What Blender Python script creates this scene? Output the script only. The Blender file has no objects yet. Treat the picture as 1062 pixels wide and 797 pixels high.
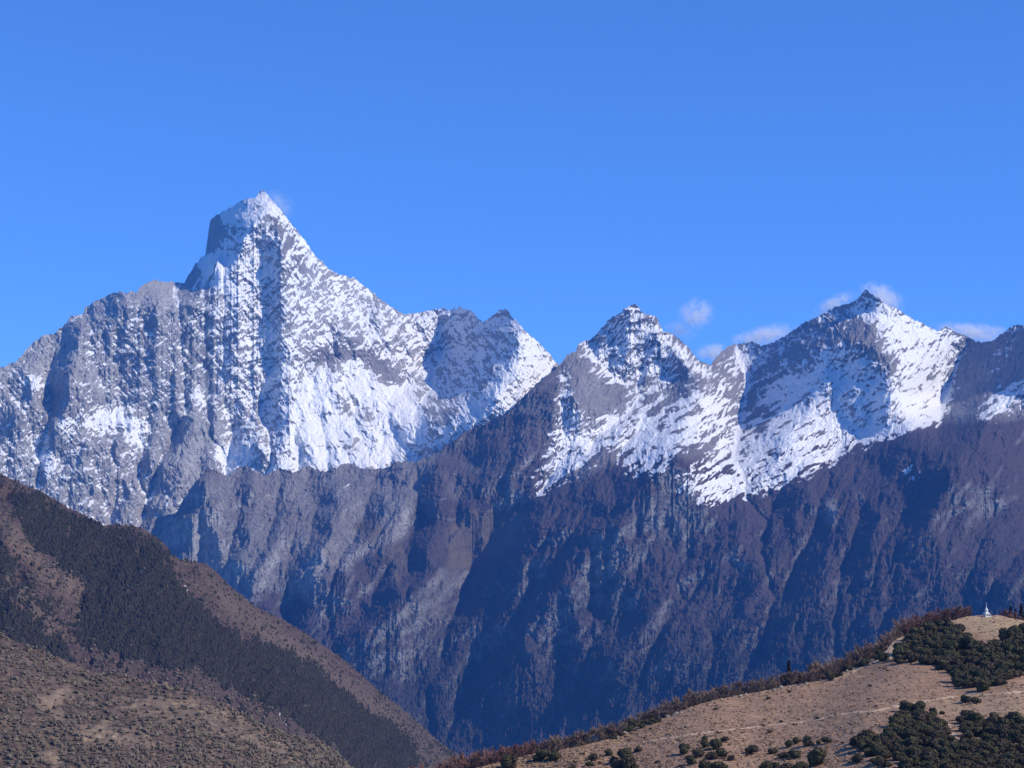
import bpy, bmesh, math, random, time
import numpy as np
T0 = time.time()
scene = bpy.context.scene
COL = scene.collection
RAD = math.radians
random.seed(7)
RNG = np.random.default_rng(11)

# ------------------------------------------------------------------ camera
W0, H0 = 1062.0, 797.0
FPX = 2200.0                       # focal length, in photo pixels
HORIZON = 690.0                    # eye level in the photo
PITCH = math.atan((HORIZON - H0 / 2) / FPX)
cd = bpy.data.cameras.new('camera'); cam = bpy.data.objects.new('camera', cd); COL.objects.link(cam)
cd.sensor_width = 36.0; cd.sensor_fit = 'HORIZONTAL'
cd.lens = 36.0 * FPX / W0
cd.clip_start = 1.0; cd.clip_end = 200000.0
cam.location = (0, 0, 0)
cam.rotation_euler = (math.pi / 2 + PITCH, 0, 0)
scene.camera = cam

# ------------------------------------------------------------------ light
SUN_EL, SUN_AZ = RAD(39.0), RAD(112.0)      # azimuth clockwise from the view direction (+Y)
SUN_DIR = np.array([math.sin(SUN_AZ) * math.cos(SUN_EL), math.cos(SUN_AZ) * math.cos(SUN_EL), math.sin(SUN_EL)])
world = bpy.data.worlds.new('World'); scene.world = world; world.use_nodes = True
wn, wl = world.node_tree.nodes, world.node_tree.links
wn.clear()
sky = wn.new('ShaderNodeTexSky'); sky.sky_type = 'NISHITA'; sky.sun_disc = False
sky.sun_elevation = SUN_EL; sky.sun_rotation = SUN_AZ
sky.altitude = 3500; sky.air_density = 1.0; sky.dust_density = 0.0; sky.ozone_density = 4.0
tint = wn.new('ShaderNodeMix'); tint.data_type = 'RGBA'; tint.blend_type = 'MULTIPLY'
tint.inputs[0].default_value = 1.0
tint.inputs[7].default_value = (0.55, 0.94, 1.46, 1)
bg = wn.new('ShaderNodeBackground'); bg.inputs[1].default_value = 0.14
wo = wn.new('ShaderNodeOutputWorld')
wl.new(sky.outputs[0], tint.inputs[6]); wl.new(tint.outputs[2], bg.inputs[0]); wl.new(bg.outputs[0], wo.inputs[0])
sl = bpy.data.lights.new('sun', 'SUN'); sl.energy = 5.0; sl.angle = RAD(0.5); sl.color = (1.0, 0.91, 0.78)
so = bpy.data.objects.new('sun', sl); COL.objects.link(so)
so.rotation_euler = (math.pi / 2 - SUN_EL, 0, math.pi - SUN_AZ)   # checked: points along -SUN_DIR
scene.view_settings.view_transform = 'Standard'; scene.view_settings.look = 'None'
scene.view_settings.gamma = 1.0; scene.view_settings.use_curve_mapping = False
scene.view_settings.exposure = 0.12
scene.render.engine = 'CYCLES'
scene.cycles.max_bounces = 6; scene.cycles.volume_bounces = 5
scene.cycles.use_denoising = True
scene.cycles.sample_clamp_indirect = 4.0

# ------------------------------------------------------------------ helpers
CP, SP = math.cos(PITCH), math.sin(PITCH)
def rays(x, y):
    x = np.asarray(x, float); y = np.asarray(y, float)
    u = (x - W0 / 2) / FPX; v = (H0 / 2 - y) / FPX
    dx = u; dy = CP - v * SP; dz = SP + v * CP
    h = np.sqrt(dx * dx + dy * dy)
    return dx / h, dy / h, dz / h
def at(x, y, D):
    a, b, c = rays(x, y)
    return np.stack([a * D, b * D, c * D], -1)

def tag(o, label=None, cat=None, group=None, kind=None):
    if label: o['label'] = label
    if cat: o['category'] = cat
    if group: o['group'] = group
    if kind: o['kind'] = kind
    return o

def mesh_np(name, co, faces_idx, nper, mats, attrs=None, smooth=False, parent=None, mat_idx=None):
    """co (N,3); faces_idx flat ints; nper verts per face"""
    me = bpy.data.meshes.new(name)
    co = np.ascontiguousarray(co, np.float32); faces_idx = np.ascontiguousarray(faces_idx, np.int32).ravel()
    nf = len(faces_idx) // nper
    me.vertices.add(len(co)); me.vertices.foreach_set('co', co.ravel())
    me.loops.add(len(faces_idx)); me.loops.foreach_set('vertex_index', faces_idx)
    me.polygons.add(nf)
    me.polygons.foreach_set('loop_start', np.arange(nf, dtype=np.int32) * nper)
    me.update(calc_edges=True)
    me.polygons.foreach_set('use_smooth', np.full(nf, bool(smooth)))
    for m in (mats if isinstance(mats, (list, tuple)) else [mats]): me.materials.append(m)
    if mat_idx is not None: me.polygons.foreach_set('material_index', np.asarray(mat_idx, np.int32))
    for k, v in (attrs or {}).items():
        a = me.attributes.new(k, 'FLOAT', 'POINT'); a.data.foreach_set('value', np.ascontiguousarray(v, np.float32).ravel())
    me.validate()
    o = bpy.data.objects.new(name, me); COL.objects.link(o)
    if parent: o.parent = parent
    return o

# value noise / perlin in numpy
PERM = np.random.default_rng(5).permutation(1024).astype(np.int32)
PERM2 = np.concatenate([PERM, PERM])
GA = np.random.default_rng(6).uniform(0, 2 * np.pi, 1024)
GX, GY = np.cos(GA).astype(np.float32), np.sin(GA).astype(np.float32)
def perlin(x, y, seed=0):
    x = np.asarray(x, np.float32) + seed * 17.31; y = np.asarray(y, np.float32) + seed * 9.77
    xi = np.floor(x).astype(np.int32); yi = np.floor(y).astype(np.int32)
    xf = x - xi; yf = y - yi
    u = xf * xf * xf * (xf * (xf * 6 - 15) + 10); v = yf * yf * yf * (yf * (yf * 6 - 15) + 10)
    def g(ix, iy, fx, fy):
        h = PERM2[(PERM2[ix & 1023] + iy) & 1023]
        return GX[h] * fx + GY[h] * fy
    a = g(xi, yi, xf, yf); b = g(xi + 1, yi, xf - 1, yf)
    c = g(xi, yi + 1, xf, yf - 1); d = g(xi + 1, yi + 1, xf - 1, yf - 1)
    a = a + u * (b - a); c = c + u * (d - c)
    return (a + v * (c - a)) * 1.5
def fbm(x, y, octs=5, seed=0, gain=0.5, ridged=False):
    t = 0.0; amp = 1.0; nrm = 0.0; f = 1.0
    for o in range(octs):
        n = perlin(x * f, y * f, seed + o * 3)
        if ridged: n = 1 - 2 * np.abs(n)
        t = t + amp * n; nrm += amp; amp *= gain; f *= 2.03
    return t / nrm

def worley(x, y, seed=0):
    """distance to the nearest of scattered points, about 0..1: planar facets meeting in sharp edges"""
    x = np.asarray(x, np.float32) + seed * 13.7; y = np.asarray(y, np.float32) + seed * 7.9
    xi = np.floor(x).astype(np.int32); yi = np.floor(y).astype(np.int32)
    best = np.full(x.shape, 9.0, np.float32); sec = best.copy()
    U = np.random.default_rng(900 + seed).uniform(0, 1, (2, 1024)).astype(np.float32)
    for dx in (-1, 0, 1):
        for dy in (-1, 0, 1):
            h = PERM2[(PERM2[(xi + dx) & 1023] + yi + dy) & 1023]
            d = (xi + dx + U[0][h] - x) ** 2 + (yi + dy + U[1][h] - y) ** 2
            sec = np.minimum(sec, np.maximum(best, d)); best = np.minimum(best, d)
    return np.sqrt(best), np.sqrt(sec)
def slabs(x, y, octs, seed, gain=0.5):
    t = 0.0; a = 1.0; f = 1.0
    for o in range(octs):
        f1, f2 = worley(x * f, y * f, seed + o)
        t = t + a * (f1 - 0.45 if o % 2 == 0 else 0.45 - f1 * 0.9); a *= gain; f *= 2.1
    return t
def blur(a, r):
    """two-pass box blur, radius r cells"""
    r = int(round(r))
    if r < 1: return a
    for _ in range(2):
        for ax in (0, 1):
            p = np.pad(a, [(r + 1, r) if k == ax else (0, 0) for k in (0, 1)], mode='edge')
            c = np.cumsum(p, axis=ax, dtype=np.float64)
            n = a.shape[ax]
            hi = np.take(c, np.arange(2 * r + 1, 2 * r + 1 + n), axis=ax); lo = np.take(c, np.arange(0, n), axis=ax)
            a = ((hi - lo) / (2 * r + 1))
    return a.astype(np.float32)

def inpoly(X, Y, poly):
    ins = np.zeros(X.shape, bool); n = len(poly)
    for i in range(n):
        x1, y1 = poly[i]; x2, y2 = poly[(i + 1) % n]
        if y1 == y2: continue
        cond = ((y1 > Y) != (y2 > Y)) & (X < (x2 - x1) * (Y - y1) / (y2 - y1) + x1)
        ins ^= cond
    return ins

def rbf(ctrl, X, Y, k=0.0):
    """linear polyharmonic surface through (x, y, value) points"""
    P = np.array(ctrl, float); n = len(P)
    s = 300.0
    px, py = P[:, 0] / s, P[:, 1] / s
    r = np.hypot(px[:, None] - px[None], py[:, None] - py[None])
    phi = lambda r: np.sqrt(r * r + 0.02)
    A = np.zeros((n + 3, n + 3)); A[:n, :n] = -phi(r) + k * np.eye(n); A[:n, n] = 1; A[:n, n + 1] = px; A[:n, n + 2] = py
    A[n:, :n] = A[:n, n:].T
    w = np.linalg.solve(A, np.r_[P[:, 2], 0, 0, 0])
    out = np.full(X.shape, w[n]) + w[n + 1] * X / s + w[n + 2] * Y / s
    for i in range(n):
        out -= w[i] * phi(np.hypot(X / s - px[i], Y / s - py[i]))
    return out

class Layer:
    """a hillside sampled on a raster of view directions; D is the ground distance of the surface in metres"""
    def __init__(s, x0, x1, y0, y1, step):
        s.x0, s.y0, s.step = x0, y0, step
        s.xs = np.arange(x0, x1 + step, step); s.ys = np.arange(y0, y1 + step, step)
        s.X, s.Y = np.meshgrid(s.xs, s.ys)
        s.X = s.X.astype(np.float32); s.Y = s.Y.astype(np.float32)
    def skyline(s, pts, jit=0.0, freq=0.15, seed=0):
        p = np.array(pts, float)
        s.sky_pts = p
        f = lambda x: np.interp(x, p[:, 0], p[:, 1]) + jit * (fbm(np.asarray(x, float) * freq, np.zeros_like(np.asarray(x, float)) + 3.3, 4, seed, 0.65) - 0.5 * np.maximum(0, fbm(np.asarray(x, float) * freq * 1.7, np.zeros_like(np.asarray(x, float)) + 8.3, 2, seed + 5, 0.6, ridged=True)) + 0.2)
        s.top = f
        s.below = s.Y >= (f(s.xs)[None, :] - 0.5)
    def ridges(s, rl, warp=5.0):
        """each: (points, prominence m, half width left px, half width right px)"""
        wx = warp * fbm(s.X / 28, s.Y / 28, 4, 41); wy = warp * fbm(s.X / 28, s.Y / 28, 4, 57)
        X = s.X + wx; Y = s.Y + wy
        R = np.zeros(s.X.shape, np.float32)
        for pts, P, wl, wr in rl:
            pts = np.array(pts, float); m = max(wl, wr) + 15
            x0, x1 = pts[:, 0].min() - m, pts[:, 0].max() + m; y0, y1 = pts[:, 1].min() - m, pts[:, 1].max() + m
            i0 = max(0, int((x0 - s.x0) / s.step)); i1 = min(s.X.shape[1], int((x1 - s.x0) / s.step) + 2)
            j0 = max(0, int((y0 - s.y0) / s.step)); j1 = min(s.X.shape[0], int((y1 - s.y0) / s.step) + 2)
            if i1 <= i0 or j1 <= j0: continue
            xs, ys = X[j0:j1, i0:i1], Y[j0:j1, i0:i1]
            best = np.full(xs.shape, 1e9, np.float32); side = np.zeros(xs.shape, np.float32); tt = np.zeros(xs.shape, np.float32)
            L = np.r_[0, np.cumsum(np.hypot(*np.diff(pts, axis=0).T))]
            for k in range(len(pts) - 1):
                ax, ay = pts[k]; bx, by = pts[k + 1]; dx, dy = bx - ax, by - ay; ll = dx * dx + dy * dy + 1e-9
                t = np.clip(((xs - ax) * dx + (ys - ay) * dy) / ll, 0, 1)
                ex, ey = xs - ax - t * dx, ys - ay - t * dy
                d = np.hypot(ex, ey); c = dx * ey - dy * ex       # >0 : right of travel (y down)
                b = d < best
                best = np.where(b, d, best); side = np.where(b, np.sign(c), side)
                tt = np.where(b, (L[k] + t * math.sqrt(ll)) / L[-1], tt)
            # crests are traced downwards (y grows), so the viewer's left is side>0
            if pts[-1, 1] < pts[0, 1]: side = -side
            w = np.where(side > 0, wl, wr)
            f = np.clip(1 - best / w, 0, 1)
            f = np.where(side > 0, f, f ** 1.25)
            env = np.clip(tt / 0.12, 0.35, 1) * np.clip((1 - tt) / 0.3, 0, 1) ** 0.7
            R[j0:j1, i0:i1] = np.maximum(R[j0:j1, i0:i1], P * f * env) + 0.25 * np.minimum(R[j0:j1, i0:i1], P * f * env)
        s.D = s.D - R
    def erode(s, q=4, n=40, k=0.47, kd=0.12, maxg=1.7, seed=0, m=0.42, mask=None, rain=0.8):
        """runoff from row to row carves gullies; run on every q-th sample, the carving is added to the full raster"""
        D0 = blur(s.D, q // 2)[::q, ::q].astype(np.float32); D = D0.copy(); H, W = D.shape
        pm = s.step * q * float(D.mean()) / FPX
        cols = np.arange(W)
        src = s.below[::q, ::q].astype(np.float32) * np.clip(1 + rain * 2 * fbm(s.X[::q, ::q] / (q * 3.0), s.Y[::q, ::q] / (q * 3.0), 3, seed + 70), 0.05, 4)
        Asum = 0
        for it in range(n):
            gx = np.gradient(D, axis=1) / pm
            dr = np.maximum(D[:-1] - D[1:], 0.15 * pm)
            sh = np.clip(gx[:-1] / (1 + gx[:-1] ** 2) * dr / pm, -2.2, 2.2)
            A = np.empty_like(D); a = src[0].copy(); A[0] = a
            for r in range(H - 1):
                p = np.clip(cols + sh[r], 0, W - 1.001); i = p.astype(np.int32); f = p - i
                a = np.bincount(i, a * (1 - f), W)[:W] + np.bincount(i + 1, a * f, W + 1)[:W]
                a = a + src[r + 1]; A[r + 1] = a
            E = k * np.minimum(A, 3000) ** m
            D = D + E - E.mean(axis=1, keepdims=True)
            for _ in range(3):
                g = np.diff(D, axis=1); ex = np.sign(g) * np.maximum(np.abs(g) - maxg * pm, 0) * 0.3
                D[:, :-1] += ex; D[:, 1:] -= ex
            Dp = np.pad(D, 1, mode='edge')
            D = D + kd * (Dp[1:-1, :-2] + Dp[1:-1, 2:] - 2 * D) + kd * 0.6 * (Dp[:-2, 1:-1] + Dp[2:, 1:-1] - 2 * D)
            if it >= n - 4: Asum = Asum + A
        def up(F):
            fx = np.clip(np.arange(s.D.shape[1]) / q, 0, W - 1.001); fy = np.clip(np.arange(s.D.shape[0]) / q, 0, H - 1.001)
            i = fx.astype(int); j = fy.astype(int); u = (fx - i)[None]; v = (fy - j)[:, None]
            return (F[j][:, i] * (1 - u) + F[j][:, i + 1] * u) * (1 - v) + (F[j + 1][:, i] * (1 - u) + F[j + 1][:, i + 1] * u) * v
        d = up(D - D0)
        s.D = (s.D + (d if mask is None else d * mask)).astype(np.float32)
        b = blur(s.D, 4); s.D = np.clip(s.D, b - 70, b + 45)
        s.A = up(np.log(1 + Asum / min(n, 4)))
    def monotone(s, c=0.12):
        """no overhangs: going up a column the surface always recedes"""
        pm = s.step * s.D / FPX
        D = s.D[::-1]; off = np.cumsum(c * pm[::-1], axis=0)
        s.D = (np.maximum.accumulate(D - off, axis=0) + off)[::-1].astype(np.float32)
    def normals(s, sm=0):
        D = blur(s.D, sm) if sm else s.D
        P = at(s.X, s.Y, D)
        a = np.gradient(P, axis=1); b = np.gradient(P, axis=0)
        N = np.cross(b, a); N /= np.linalg.norm(N, axis=-1, keepdims=True) + 1e-9
        return N
    def samp(s, F, x, y):
        fx = np.clip((x - s.x0) / s.step, 0, len(s.xs) - 1.001); fy = np.clip((y - s.y0) / s.step, 0, len(s.ys) - 1.001)
        i = fx.astype(int); j = fy.astype(int); u = fx - i; v = fy - j
        return (F[j, i] * (1 - u) + F[j, i + 1] * u) * (1 - v) + (F[j + 1, i] * (1 - u) + F[j + 1, i + 1] * u) * v
    def point(s, x, y):
        return at(x, y, s.samp(s.D, np.asarray(x, float), np.asarray(y, float)))
    def build(s, name, bottom, rows, mat, fields=None, cstep=None, back=(10, 60.0, 0.9), gamma=1.0, split=None):
        xs = np.arange(s.xs[0], s.xs[-1], cstep or s.step)
        yt = s.top(xs); yb = bottom(xs) if callable(bottom) else np.full(len(xs), float(bottom))
        t = np.linspace(0, 1, rows)[:, None] ** gamma
        Y = yt[None] + t * (yb - yt)[None]; X = np.broadcast_to(xs[None], Y.shape)
        D = s.samp(s.D, X, Y)
        P = at(X, Y, D)
        nb, db, sl = back
        k = np.arange(nb, 0, -1)[:, None]
        dd = db * k ** 1.3
        Dt = D[0][None] + dd
        B = np.empty((nb, len(xs), 3))
        a, b, c = rays(xs, yt)
        B[..., 0] = a * Dt; B[..., 1] = b * Dt
        B[..., 2] = (c * D[0])[None] - sl * dd * (1 + 0.25 * fbm(xs[None] / 40 + 0 * k, k * 0.6 + 0 * xs[None], 3, 91))
        P = np.concatenate([B, P], 0)
        at_ = {}
        for kf, F in (fields or {}).items():
            f = s.samp(F, X, Y); at_[kf] = np.concatenate([np.repeat(f[:1], nb, 0), f], 0).ravel()
        H, W = P.shape[:2]
        idx = np.arange(H * W).reshape(H, W)
        q = np.stack([idx[:-1, :-1], idx[1:, :-1], idx[1:, 1:], idx[:-1, 1:]], -1).reshape(-1, 4)
        co = P.reshape(-1, 3)
        if split is None:
            return mesh_np(name, co, q, 4, mat, at_)
        Xa = np.concatenate([np.repeat(X[:1], nb, 0), X], 0); Ya = np.concatenate([np.repeat(Y[:1], nb, 0), Y], 0)
        cls = split(Xa, Ya)[:-1, :-1].ravel()
        out = []
        for c_, nm in enumerate(name):
            qq = q[cls == c_]
            u, inv = np.unique(qq, return_inverse=True)
            out.append(mesh_np(nm, co[u], inv.reshape(-1, 4), 4, mat, {k: v[u] for k, v in at_.items()}))
        return out

# ------------------------------------------------------------------ material helper
class NT:
    def __init__(s, name):
        s.m = bpy.data.materials.new(name); s.m.use_nodes = True
        s.t = s.m.node_tree; s.t.nodes.clear()
        s.out = s.n('ShaderNodeOutputMaterial'); s.b = s.n('ShaderNodeBsdfPrincipled')
        s.l(s.b.outputs[0], s.out.inputs[0])
        s.b.inputs['Roughness'].default_value = 0.9
        if 'Specular IOR Level' in s.b.inputs: s.b.inputs['Specular IOR Level'].default_value = 0.15
    def n(s, k, **kw):
        n = s.t.nodes.new(k)
        for a, v in kw.items(): setattr(n, a, v)
        return n
    def l(s, a, b): s.t.links.new(a, b)
    def attr(s, name): return s.n('ShaderNodeAttribute', attribute_name=name).outputs['Fac']
    def noise(s, scale, detail=4, rough=0.55, co=None, stretch=None, dist=0.0):
        n = s.n('ShaderNodeTexNoise'); n.inputs['Scale'].default_value = scale; n.inputs['Detail'].default_value = detail
        n.inputs['Roughness'].default_value = rough; n.inputs['Distortion'].default_value = dist
        c = co or s.n('ShaderNodeTexCoord').outputs['Object']
        if stretch:
            mp = s.n('ShaderNodeMapping'); mp.inputs['Scale'].default_value = stretch; s.l(c, mp.inputs[0]); c = mp.outputs[0]
        s.l(c, n.inputs['Vector']); return n.outputs['Fac']
    def val(s, a, op, b, clamp=False):
        n = s.n('ShaderNodeMath', operation=op, use_clamp=clamp)
        for i, v in enumerate((a, b)):
            if v is None: continue
            if isinstance(v, (int, float)): n.inputs[i].default_value = v
            else: s.l(v, n.inputs[i])
        return n.outputs[0]
    def step(s, v, lo, hi, a=0.0, b=1.0):
        n = s.n('ShaderNodeMapRange'); n.interpolation_type = 'SMOOTHSTEP'
        s.l(v, n.inputs[0])
        for i, q in enumerate((lo, hi, a, b)): n.inputs[i + 1].default_value = q
        return n.outputs[0]
    def mix(s, f, a, b, blend='MIX'):
        n = s.n('ShaderNodeMix', data_type='RGBA', blend_type=blend)
        for sock, v in ((n.inputs[0], f), (n.inputs[6], a), (n.inputs[7], b)):
            if isinstance(v, (int, float)): sock.default_value = v
            elif isinstance(v, tuple): sock.default_value = v if len(v) == 4 else (*v, 1)
            else: s.l(v, sock)
        return n.outputs[2]
    def base(s, c):
        if isinstance(c, tuple): s.b.inputs['Base Color'].default_value = (*c, 1)
        else: s.l(c, s.b.inputs['Base Color'])
    def bump(s, h, strength, dist):
        n = s.n('ShaderNodeBump'); n.inputs['Strength'].default_value = strength; n.inputs['Distance'].default_value = dist
        s.l(h, n.inputs['Height']); s.l(n.outputs[0], s.b.inputs['Normal'])

def mountain_material():
    t = NT('mountain_rock_and_snow')
    snow, tone, veg = t.attr('snow'), t.attr('tone'), t.attr('veg')
    n1 = t.noise(0.006, 6, 0.65, stretch=(1, 1, 0.5)); n2 = t.noise(0.045, 6, 0.65, stretch=(1, 1, 0.5))
    n3 = t.noise(0.0016, 4, 0.5)
    grey = t.mix(n1, (0.36, 0.355, 0.345), (0.62, 0.61, 0.585))
    grey = t.mix(t.step(n3, 0.45, 0.65), grey, (0.46, 0.435, 0.41))
    brown = t.mix(n1, (0.046, 0.030, 0.028), (0.120, 0.080, 0.066))
    rock = t.mix(tone, brown, grey)
    rock = t.mix(t.step(n2, 0.3, 0.75), t.mix(0.6, rock, (0.05, 0.05, 0.06)), rock)
    gv = t.mix(n2, (0.020, 0.026, 0.018), (0.05, 0.048, 0.032))
    rock = t.mix(t.attr('mead'), rock, t.mix(n1, (0.10, 0.08, 0.062), (0.15, 0.118, 0.085)))
    rock = t.mix(veg, rock, gv)
    sn = t.val(snow, 'ADD', t.val(t.val(n2, 'SUBTRACT', 0.5), 'MULTIPLY', 0.32))
    f = t.step(sn, 0.41, 0.57)
    t.base(t.mix(f, rock, (0.86, 0.87, 0.88)))
    n4 = t.noise(0.14, 5, 0.7)
    t.bump(t.val(t.val(n2, 'ADD', n1), 'ADD', t.val(n4, 'MULTIPLY', 0.45)), 0.9, 22.0)
    return t.m
MAT_MTN = mountain_material()

# ================================================================== LAYER 1: the great snow massif
SKY1 = [(-160,452),(-90,425),(-40,400),(0,383),(17,375),(28,362),(42,349.5),(54,347),(63.5,340),(73,330),(86,325),(89,318),(97,313),(121,303),(141,303),(150,294),
 (161,291),(181,293),(191,294),(202,275),(213,263),(215,248),(218,229),(226.5,223),(237,216),(248,209.5),(258,207),(265,203.5),(269,200),(272.5,197),(276,200.5),(282,207),(296,224),
 (313,245),(327,265),(344,282),(355,286),(367,288),(381,300),(398,314),(417.5,325.5),(434,325),(451,321),(458,320),(465.5,322.6),(475,319),(485,321),
 (488,322),(494,329),(501,334),(508,329),(518,322),(525,321.5),(531,329),(545,343.5),(565,362),(577.5,376),(600,395),(640,430),(700,480)]
m1 = Layer(-160, 640, 190, 575, 0.8)
m1.skyline(SKY1, 3.0, 0.16, 3)
C1 = [(-160,452,11500),(0,383,11650),(97,313,12100),(161,291,12350),(191,294,12500),(217,232,13450),(227,221,13150),(215,252,13350),(262,216,12480),(241,233,12450),(226,256,12420),(250,206,12850),(273,199,12650),(344,282,12850),(417,326,13000),(475,319,12950),
 (525,322,12300),(580,379,12050),(640,430,12000),(700,480,12000),
 (-160,570,10900),(0,460,11250),(0,550,10900),(100,430,11500),(100,560,10900),(200,420,11750),(200,560,10900),(280,380,11900),(370,385,12050),(370,430,11700),(350,485,11150),(300,490,11100),
 (425,400,12300),(445,440,11700),(480,360,12850),(470,400,12450),(505,400,11700),(480,440,11400),(550,400,11500),(520,560,10800),(640,575,10700),(400,570,10700),(300,575,10700)]
m1.D = rbf(C1, m1.X, m1.Y).astype(np.float32)
R1 = [ # crest, prominence, left width, right width
 ([(273,199),(262,218),(243,232),(226,256),(210,280)], 260, 20, 60),
 ([(273,199),(281,225),(276,255),(277,290),(287,330),(292,360),(293,400),(300,440),(310,480)], 240, 26, 55),
 ([(300,232),(306,262),(318,300),(330,340)], 90, 22, 40),
 ([(344,282),(352,310),(362,345),(372,372)], 130, 20, 45),
 ([(327,265),(340,300),(350,340),(352,370)], 90, 16, 30),
 ([(367,288),(385,318),(400,350),(412,385)], 130, 18, 40),
 ([(398,314),(415,340),(428,370),(436,398)], 120, 16, 35),
 ([(430,326),(445,350),(452,380),(450,410)], 120, 18, 30),
 ([(458,320),(466,350),(468,380),(460,410)], 130, 18, 28),
 ([(478,319),(488,345),(492,370),(485,400)], 130, 18, 26),
 ([(525,322),(531,335),(535,352),(530,372),(515,392),(495,408),(470,425),(448,445),(425,465)], 520, 55, 60),
 ([(545,343),(552,360),(548,385),(530,410)], 110, 16, 40),
 ([(161,291),(163,320),(166,350),(166,385),(168,415),(160,450)], 190, 18, 50),
 ([(181,293),(190,320),(205,345),(222,370),(226,400)], 120, 20, 40),
 ([(202,275),(212,310),(232,345),(246,380),(250,410),(262,440)], 150, 20, 45),
 ([(121,303),(125,330),(128,360),(140,395),(146,420)], 130, 16, 40),
 ([(89,318),(86,340),(78,365),(72,395),(70,425),(66,455),(62,482)], 260, 18, 50),
 ([(97,313),(104,340),(106,380)], 90, 10, 30),
 ([(62,340),(60,352),(58,372)], 100, 10, 16),
 ([(20,375),(32,400),(48,430),(58,455)], 90, 20, 26),
 ([(0,400),(18,430),(34,460)], 90, 18, 26),
 ([(98,445),(92,462),(84,478),(70,505)], 140, 14, 60),
 ([(205,425),(195,445),(172,480),(160,510)], 170, 30, 60),
 ([(125,430),(128,450),(118,480),(125,520)], 120, 14, 40),
 ([(268,438),(270,460),(260,480)], 150, 34, 18),
 ([(340,400),(350,412),(362,425)], 70, 22, 24),
 ([(395,415),(385,430),(372,440)], 70, 24, 24),
]
m1.ridges([(p, P * (0.75 if p[0][0] < 200 and P < 240 else 1.0), a, b) for p, P, a, b in R1], 7.0)
un, vn = m1.X, m1.Y
tilt = un + 0.25 * (vn - 300) * np.where(un > 300, -1.0, 0.6)
wx1 = 9 * fbm(un / 22, vn / 22, 4, 301); wy1 = 9 * fbm(un / 22, vn / 22, 4, 302)
m1.D += (-90 * slabs((tilt + 1.3 * wx1) / 40, (vn + wy1) / 70, 3, 21) - 60 * fbm((tilt + wx1) / 34, (vn + wy1) / 58, 5, 12, 0.55, ridged=True) - 60 * fbm((un + wx1) / 45, (vn + wy1) / 45, 5, 14, 0.55)).astype(np.float32)
smooth1 = blur(np.maximum.reduce([inpoly(un, vn, p).astype(np.float32) for p in [
    [(320,392),(340,386),(367,376),(392,396),(426,406),(440,432),(442,444),(426,464),(398,482),(350,480),(300,480),(300,446),(310,420)],
    [(204,275),(226,264),(248,305),(250,312),(236,310)], [(220,469),(254,459),(265,464),(260,477),(237,491)],
    [(84,440),(122,426),(147,440),(144,466),(130,450)]]]), 5)
m1.monotone(0.12)
m1.erode(4, 14, 0.34, 0.06, 2.2, 2, mask=1 - 0.8 * smooth1)
m1.erode(2, 6, 0.36, 0.06, 2.4, 3, mask=1 - 0.85 * smooth1)
ux, uy = un + 0.6 * wx1, vn + 0.6 * wy1
m1.D += ((1 - 0.75 * smooth1) * (-64 * slabs((ux + 0.25 * uy) / 27, uy / 46, 2, 31, 0.5) - 17 * fbm((ux + 0.65 * uy) / 7, uy / 40, 5, 22, 0.6, ridged=True) - 15 * fbm((ux - 0.7 * uy) / 10, uy / 44, 5, 23, 0.6, ridged=True)
   - 12 * fbm((uy + 0.4 * ux) / 8, ux / 34, 5, 24, 0.6, ridged=True) - 17 * fbm(ux / 14, uy / 12, 6, 25, 0.68))
   - smooth1 * 16 * fbm((un + wx1) / 14, (vn + wy1) / 10, 6, 27, 0.6)).astype(np.float32)

def field(L, polys, blurpx=4):
    F = np.zeros(L.X.shape, np.float32)
    wx = 5 * fbm(L.X / 14, L.Y / 14, 4, 141); wy = 5 * fbm(L.X / 14, L.Y / 14, 4, 157)
    for v, p in polys:
        F = np.where(inpoly(L.X + wx, L.Y + wy, p), np.float32(v), F)
    return blur(F, blurpx / L.step)

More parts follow.
